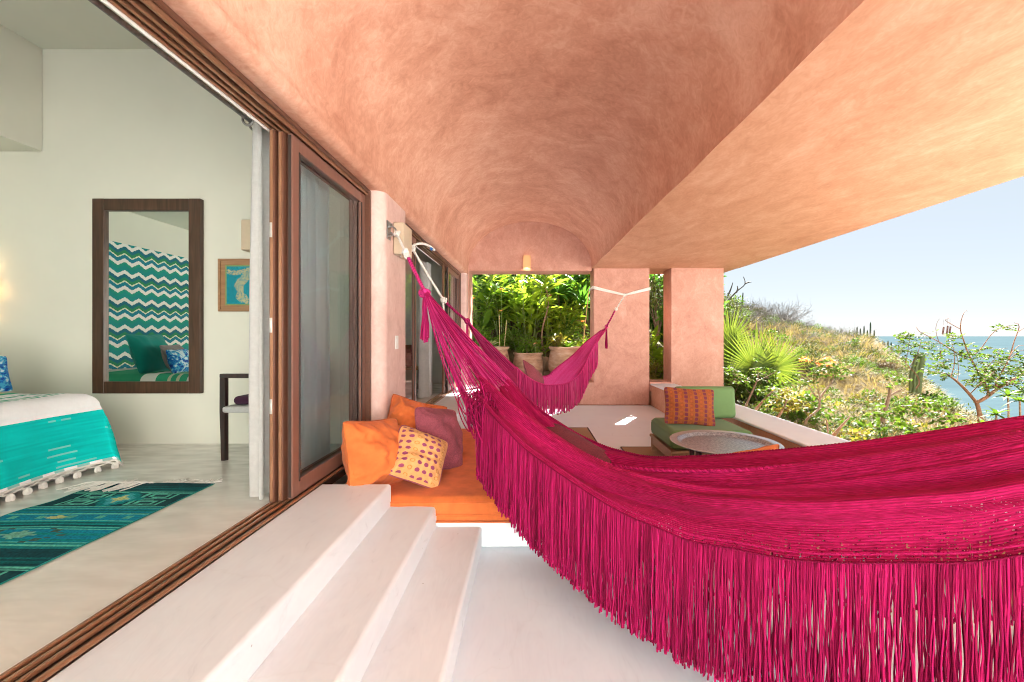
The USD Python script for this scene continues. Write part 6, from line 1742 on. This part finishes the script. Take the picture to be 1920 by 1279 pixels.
for (x, y) in ((1620 + 760 / 5.117, 608), (1620 + 800 / 5.117, 606), (1620 + 825 / 5.117, 607), (1620 + 735 / 5.117, 653)):
    p = at(x, y, Y=9.3)
    obj('seed_pod', move((lambda m: (np.array(m.vertices) * [1.0, 0.35, 1.0], np.array(m.faces)))(trimesh.creation.capsule(0.13, 0.022, count=[8, 8])), p - [0, 0, 0.14], rot('y', g9.normal(0.1, 0.12))), 'pod', sap, True)
    obj('pod_stalk', tube([p + [0, 0, 0.10], p - [0, 0, 0.02]], 0.003, 4), 'red_bark', sap)

st2 = thing('young_tree', 'small leafy tree rising behind the tall cactus', 'tree')
for k, (l, r0) in enumerate([([(500, 760), (480, 600), (420, 540), (350, 470), (270, 440)], 0.016), ([(440, 550), (500, 450), (540, 300)], 0.009), ([(400, 520), (420, 400), (440, 280)], 0.007)]):
    obj('branch', tube(spline(px_line(Z8(l), 10.8, 0.1, 60 + k), 14), np.linspace(r0, 0.004, 14), 6), 'red_bark', st2, True)
cen = [at(*Z8([(g9.uniform(270, 560), g9.uniform(250, 420))])[0], Y=10.8 + g9.normal(0, 0.2)) for k in range(16)] + [at(*Z8([(g9.uniform(290, 480), g9.uniform(400, 520))])[0], Y=10.8) for k in range(6)] + [at(*Z8([(g9.uniform(540, 610), g9.uniform(270, 400))])[0], Y=10.8) for k in range(3)]
sprays(st2, cen, 'fresh', 4, 0.066, 92, 0.2)


def cactus_stem(p0, p1, r, ribs=9, mat='cactus', parent=None):
    n = 14
    t = np.linspace(0, 1, n)
    th = np.arange(ribs * 4) / (ribs * 4) * 2 * PI
    rr = r * (0.88 + 0.14 * np.cos(ribs * th))
    pr = np.sqrt(np.clip(1 - np.clip((t - 0.86) / 0.14, 0, 1) ** 2, 0.0, 1)) * (0.85 + 0.15 * np.sin(PI * np.clip(t * 1.1, 0, 1)))
    c = np.asarray(p0) + (np.asarray(p1) - np.asarray(p0)) * t[:, None]
    c[:, 0] += 0.12 * r * np.sin(t * 9)
    P = np.stack([c[:, None, 0] + pr[:, None] * rr * np.cos(th), c[:, None, 1] + pr[:, None] * rr * np.sin(th), np.broadcast_to(c[:, None, 2], (n, len(th)))], -1)
    return obj('stem', grid(P, True), mat, parent, 60)


ca = thing('tall_cactus', 'thick ribbed columnar cactus on the slope before the sea', 'cactus')
cactus_stem(at(1712, 752, Y=13.0), at(1725, 660, Y=13.0), 0.155, 10, 'cactus', ca)
for k, (l, Y, lb) in enumerate([([(1607, 640, 1607, 624), (1614, 643, 1613, 627), (1620, 644, 1620, 622), (1632, 646, 1632, 615), (1627, 645, 1626, 630), (1639, 648, 1639, 630)], 38.0, 'cluster of thin cactus columns on the ridge against the sea'),
        ([(1654, 664, 1655, 650), (1659, 666, 1658, 652), (1663, 668, 1665, 650), (1668, 670, 1671, 653), (1672, 672, 1672, 660), (1650, 662, 1648, 650)], 34.0, 'second cactus cluster lower down the ridge'), ([(1690, 696, 1688, 684), (1697, 700, 1697, 687), (1703, 702, 1704, 690)], 28.0, 'small cactus cluster left of the tall cactus'),
        ([(1392, 562, 1393, 548), (1386, 566, 1385, 556)], 40.0, 'thin cactus columns on the skyline near the outer column')]):
    cl_ = thing('cactus_cluster', lb, 'cactus')
    for (x0_, y0_, x1_, y1_) in l:
        lift = 12 if 30 < Y < 39 else 0
        cactus_stem(at(x0_, y0_ + 10, Y=Y), at(x1_, y1_ - lift, Y=Y), 0.062, 7, 'cactus_far', cl_)

cs = thing('cut_sapling', 'bare cut sapling stem with a stub branch on the grassy slope', 'sapling')
ln_ = px_line([(1655, 850), (1655, 820), (1654, 793), (1661, 764), (1669, 727)], 7.6)
obj('stem', tube(spline(ln_, 20), np.linspace(0.05, 0.024, 20), 8), 'bark', cs, True)
obj('stub', tube(px_line([(1670, 741), (1680, 735), (1691, 730)], 7.6), [0.018, 0.014, 0.012], 7), 'bark', cs, True)
sprays(cs, [at(1676, 708, Y=7.6), at(1686, 712, Y=7.6), at(1670, 714, Y=7.6)], 'fresh', 4, 0.06, 93, 0.12)
Z7 = lambda l: [(1340 + x / 3.763, 500 + y / 3.763) for x, y in l]
for k, (lines, cl2, mat, lb, Y) in enumerate([
        ([[(640, 1110), (650, 1080), (740, 990), (740, 950), (800, 850), (840, 760)], [(740, 950), (690, 880), (640, 800)], [(740, 960), (730, 860), (700, 760)]], [(700, 760), (760, 700), (840, 690), (880, 720), (660, 800), (810, 740), (860, 770)], 'fresh', 'slender sapling with fresh leaves and reddish tips behind the parapet', 7.4),
        ([[(215, 1010), (230, 960), (280, 850), (310, 740)], [(295, 810), (360, 780), (440, 735)]], [(150, 760), (120, 740), (190, 800), (330, 730)], 'fresh', 'leaning sapling in front of the fan palm', 7.9),
        ([[(290, 1010), (350, 940), (430, 860)]], [(450, 930), (420, 900), (500, 950), (380, 960)], 'fresh', 'thin slanting stem with low leaves left of the slender sapling', 7.0),
        ([[(440, 1070), (480, 1010), (510, 940)]], [(490, 900), (540, 930), (450, 960), (580, 970), (540, 1000)], 'yellowing', 'short brown stump among yellow-green leaves', 6.6),
        ([[(840, 1190), (900, 1120), (950, 1065)], [(800, 1170), (790, 1090), (780, 1070)]], [(1000, 1200), (980, 1230), (1050, 1190)], 'yellowing', 'forked dead stick near the parapet', 5.6)]):
    sp2 = thing('sapling', lb, 'sapling')
    for j, l in enumerate(lines):
        r = 0.024 if j == 0 else 0.011
        obj('stem' if j == 0 else 'branch', tube(spline(px_line(Z7(l), Y, 0.04, 70 + k * 5 + j), 14), np.linspace(r, r * 0.4, 14), 7), 'bark', sp2, True)
    sprays(sp2, [at(*Z7([(x + g9.normal(0, 20), y + g9.normal(0, 14))])[0], Y=Y + g9.normal(0, 0.12)) for x, y in cl2 for _ in range(2)], mat, 5, 0.06, 100 + k, 0.15)
rd = px_line(Z7([(620, 650), (645, 660), (770, 690), (800, 650), (830, 665), (745, 690)]), 7.4, 0.05, 3)
sprays(thing('red_leaf_shoots', 'reddish young leaf shoots above the slender sapling', 'plant'), list(rd), 'flower', 3, 0.05, 120, 0.07)
for k, (x, y, Y, n, lf) in enumerate([(1868, 778, 6.2, 14, 0.21), (1890, 742, 6.8, 15, 0.22), (1912, 752, 6.3, 14, 0.23), (1846, 800, 5.6, 13, 0.20)]):
    p = at(x, y, Y=Y)
    rosette('whorled_plant', ('whorled light green plant under the young tree', 'tall whorled light green plant under the young tree', 'whorled green plant at the right edge of the view', 'low whorled plant just above the hammock rim')[k], (p[0], p[1], p[2] - 0.55), 'fresh', n, lf, 0.05, 130 + k, 0.55, None, -0.2, 1.1, 0.6)
lv = thing('trailing_branch', 'leafy branch lying over the slope just above the hammock rim', 'branch')
ln_ = px_line([(1640, 772), (1662, 776), (1690, 788), (1715, 805), (1740, 815), (1765, 820)], 5.9)
obj('stem', tube(spline(ln_, 20), np.linspace(0.008, 0.005, 20), 6), 'stem', lv, True)
sprays(lv, [at(x, y, Y=5.9 + g9.normal(0, 0.1)) for x, y in ((1645, 772), (1665, 775), (1690, 785), (1710, 800), (1730, 806), (1750, 815), (1700, 765), (1720, 755), (1740, 770), (1765, 790), (1780, 782), (1790, 800), (1760, 778))], 'fresh', 5, 0.075, 140, 0.14)

# ---- the hillside: uncountable growth
def instancer(name, label, protos, pos, scale, seed, mats):
    g = np.random.default_rng(seed)
    pi = UsdGeom.PointInstancer.Define(stage, '/World/' + numbered('/World', name))
    base = pi.GetPath().pathString
    rel = []
    for k, (m, mt_) in enumerate(zip(protos, mats)):
        x = usdkit.mesh(stage, f'{base}/kind_{k:03d}', m, L[mt_], True)
        set_tone(x, tones(*arr(m)))
        rel.append(x.GetPath())
    pi.CreatePrototypesRel().SetTargets(rel)
    n = len(pos)
    pi.CreateProtoIndicesAttr(Vt.IntArray.FromNumpy(g.integers(0, len(protos), n).astype(np.int32)))
    pi.CreatePositionsAttr(Vt.Vec3fArray.FromNumpy(np.asarray(pos, np.float32)))
    pi.CreateScalesAttr(Vt.Vec3fArray.FromNumpy((np.asarray(scale)[:, None] * g.uniform(0.85, 1.15, (n, 3))).astype(np.float32)))
    a = g.uniform(0, 2 * PI, n)
    pi.CreateOrientationsAttr(Vt.QuathArray([Gf.Quath(float(math.cos(t / 2)), 0, 0, float(math.sin(t / 2))) for t in a]))
    tag(pi, label, 'vegetation', None, 'stuff')


def grass(seed, n=70, h=0.45, r=0.22):
    g = np.random.default_rng(seed)
    a = g.uniform(0, 2 * PI, n); e_ = g.uniform(0.7, 1.5, n)
    D = np.stack([np.cos(a) * np.cos(e_), np.sin(a) * np.cos(e_), np.sin(e_)], 1)
    P = np.stack([np.cos(a) * r * g.random(n), np.sin(a) * r * g.random(n), np.zeros(n) - 0.02], 1)
    return bake(blade(1.0, 0.028, 4, 0.1, 0.9), P, frames(D, g.normal(0, 0.5, n)), h * g.uniform(0.5, 1.2, n))


def field(n, seed, y0, y1, left, right, ypow=1.0, cond=None):
    """Points on the slope: Y from y0 to y1, X between left and right as multiples of Y."""
    g = np.random.default_rng(seed)
    Y = y0 + (y1 - y0) * g.random(n) ** ypow
    X = Y * (left + (right - left) * g.random(n))
    k = (X > 3.6) | (Y > 11.5)
    if cond is not None:
        k &= cond(X, Y, g)
    X, Y = X[k], Y[k]
    return np.stack([X, Y, H(X, Y)], 1)


patch = lambda X, Y, s, sc=0.22: meshkit.fbm(np.stack([X * sc, Y * sc, X * 0 + s], -1), 3, 77)
xe = lambda Y: 3.2 + 0.67 * np.maximum(Y, 4)
P1 = field(5200, 201, 4.2, 30, 0.40, 1.25, 1.6, lambda X, Y, g: patch(X, Y, 1) > 0.40)
instancer('dry_grass', 'straw coloured dry grass over the slope', [grass(1), grass(2, 90, 0.55), grass(3, 60, 0.35)], P1, np.clip(0.55 + P1[:, 1] * 0.035, 0.6, 1.6) * np.random.default_rng(1).uniform(0.6, 1.2, len(P1)), 301, ['straw', 'straw', 'brown'])
P2 = field(1000, 202, 5.0, 26, 0.42, 1.25, 1.5, lambda X, Y, g: patch(X, Y, 5) > 0.47)
instancer('green_undergrowth', 'low fresh green undergrowth on the slope', [bush_mesh(401, 0.35, 0.45, 170, 0.085, small_leaf, 6)[0], bush_mesh(402, 0.4, 0.5, 200, 0.07, narrow_leaf, 7)[0], bush_mesh(403, 0.3, 0.35, 150, 0.08, small_leaf, 6)[0]], P2, np.clip(0.7 + P2[:, 1] * 0.03, 0.7, 1.6) * np.random.default_rng(2).uniform(0.5, 1.2, len(P2)), 302, ['fresh', 'olive', 'yellowing'])
P3 = field(3200, 203, 16, 62, -0.1, 1.0, 1.1, lambda X, Y, g: (X < xe(Y) + 3) & (patch(X, Y, 9, 0.12) > 0.36))
instancer('hill_scrub', 'olive and brown scrub covering the hillside up to the skyline', [bush_mesh(411, 0.9, 1.1, 420, 0.16, small_leaf, 10)[0], bush_mesh(412, 1.0, 0.9, 420, 0.17, narrow_leaf, 10)[0], bush_mesh(413, 0.8, 1.2, 380, 0.15, small_leaf, 9)[0], bush_mesh(414, 0.9, 0.8, 330, 0.17, narrow_leaf, 9)[0]], P3, np.clip(0.5 + P3[:, 1] * 0.012, 0.6, 1.4) * np.where(P3[:, 0] > xe(P3[:, 1]) - 8, 0.6, 1.05) * np.random.default_rng(3).uniform(0.5, 1.25, len(P3)), 303, ['olive', 'olive', 'fresh', 'brown'])
P4 = field(1300, 204, 22, 60, 0.1, 0.95, 1.0, lambda X, Y, g: (X < xe(Y) + 1) & (g.random(len(X)) < 0.25 + 0.75 * (np.abs(Y - 40) < 9)))
instancer('bare_scrub', 'grey leafless scrub along the skyline and the slope', [twig_mesh(421, 1.9, 40, 3, 0.024), twig_mesh(422, 1.6, 40, 3, 0.024), twig_mesh(423, 2.2, 40, 3, 0.026)], P4, np.where(P4[:, 0] < 0.62 * P4[:, 1], 1.25, 0.85) * np.random.default_rng(4).uniform(0.35, 0.8, len(P4)), 304, ['grey_twig', 'grey_twig', 'grey_twig'])
P5 = field(800, 205, 14.5, 26, -0.35, 0.36, 1.2)
instancer('garden_thicket', 'dense green thicket rising behind the garden', [bush_mesh(431, 0.8, 1.2, 420, 0.16, small_leaf, 10)[0], bush_mesh(432, 0.8, 1.4, 420, 0.22, narrow_leaf, 10)[0], bush_mesh(433, 0.7, 1.1, 380, 0.14, small_leaf, 9)[0]], P5, np.random.default_rng(5).uniform(0.7, 1.3, len(P5)), 305, ['deep', 'deep', 'fresh'])
P6 = field(420, 206, 6, 20, 0.55, 1.3, 1.3, lambda X, Y, g: patch(X, Y, 13) > 0.5)
instancer('dead_twigs', 'dead twigs among the dry grass', [twig_mesh(441, 0.7, 18, 2, 0.007, 0.6), twig_mesh(442, 0.6, 18, 2, 0.006, 0.5)], P6, np.random.default_rng(6).uniform(0.6, 1.2, len(P6)), 306, ['grey_twig', 'bark'])
dt = thing('dead_branch', 'bare dead branch reaching up on the skyline beside the outer column', 'branch')
for l in ([(1362, 566), (1375, 553), (1388, 541), (1397, 532), (1395, 522), (1394, 519)], [(1397, 532), (1402, 530), (1409, 529)], [(1366, 552), (1372, 537), (1374, 530)], [(1380, 549), (1383, 540), (1382, 536)]):
    obj('twig', tube(spline(px_line(l, 30.0), 14), np.linspace(0.07, 0.025, 14), 5), 'grey_twig', dt, True)
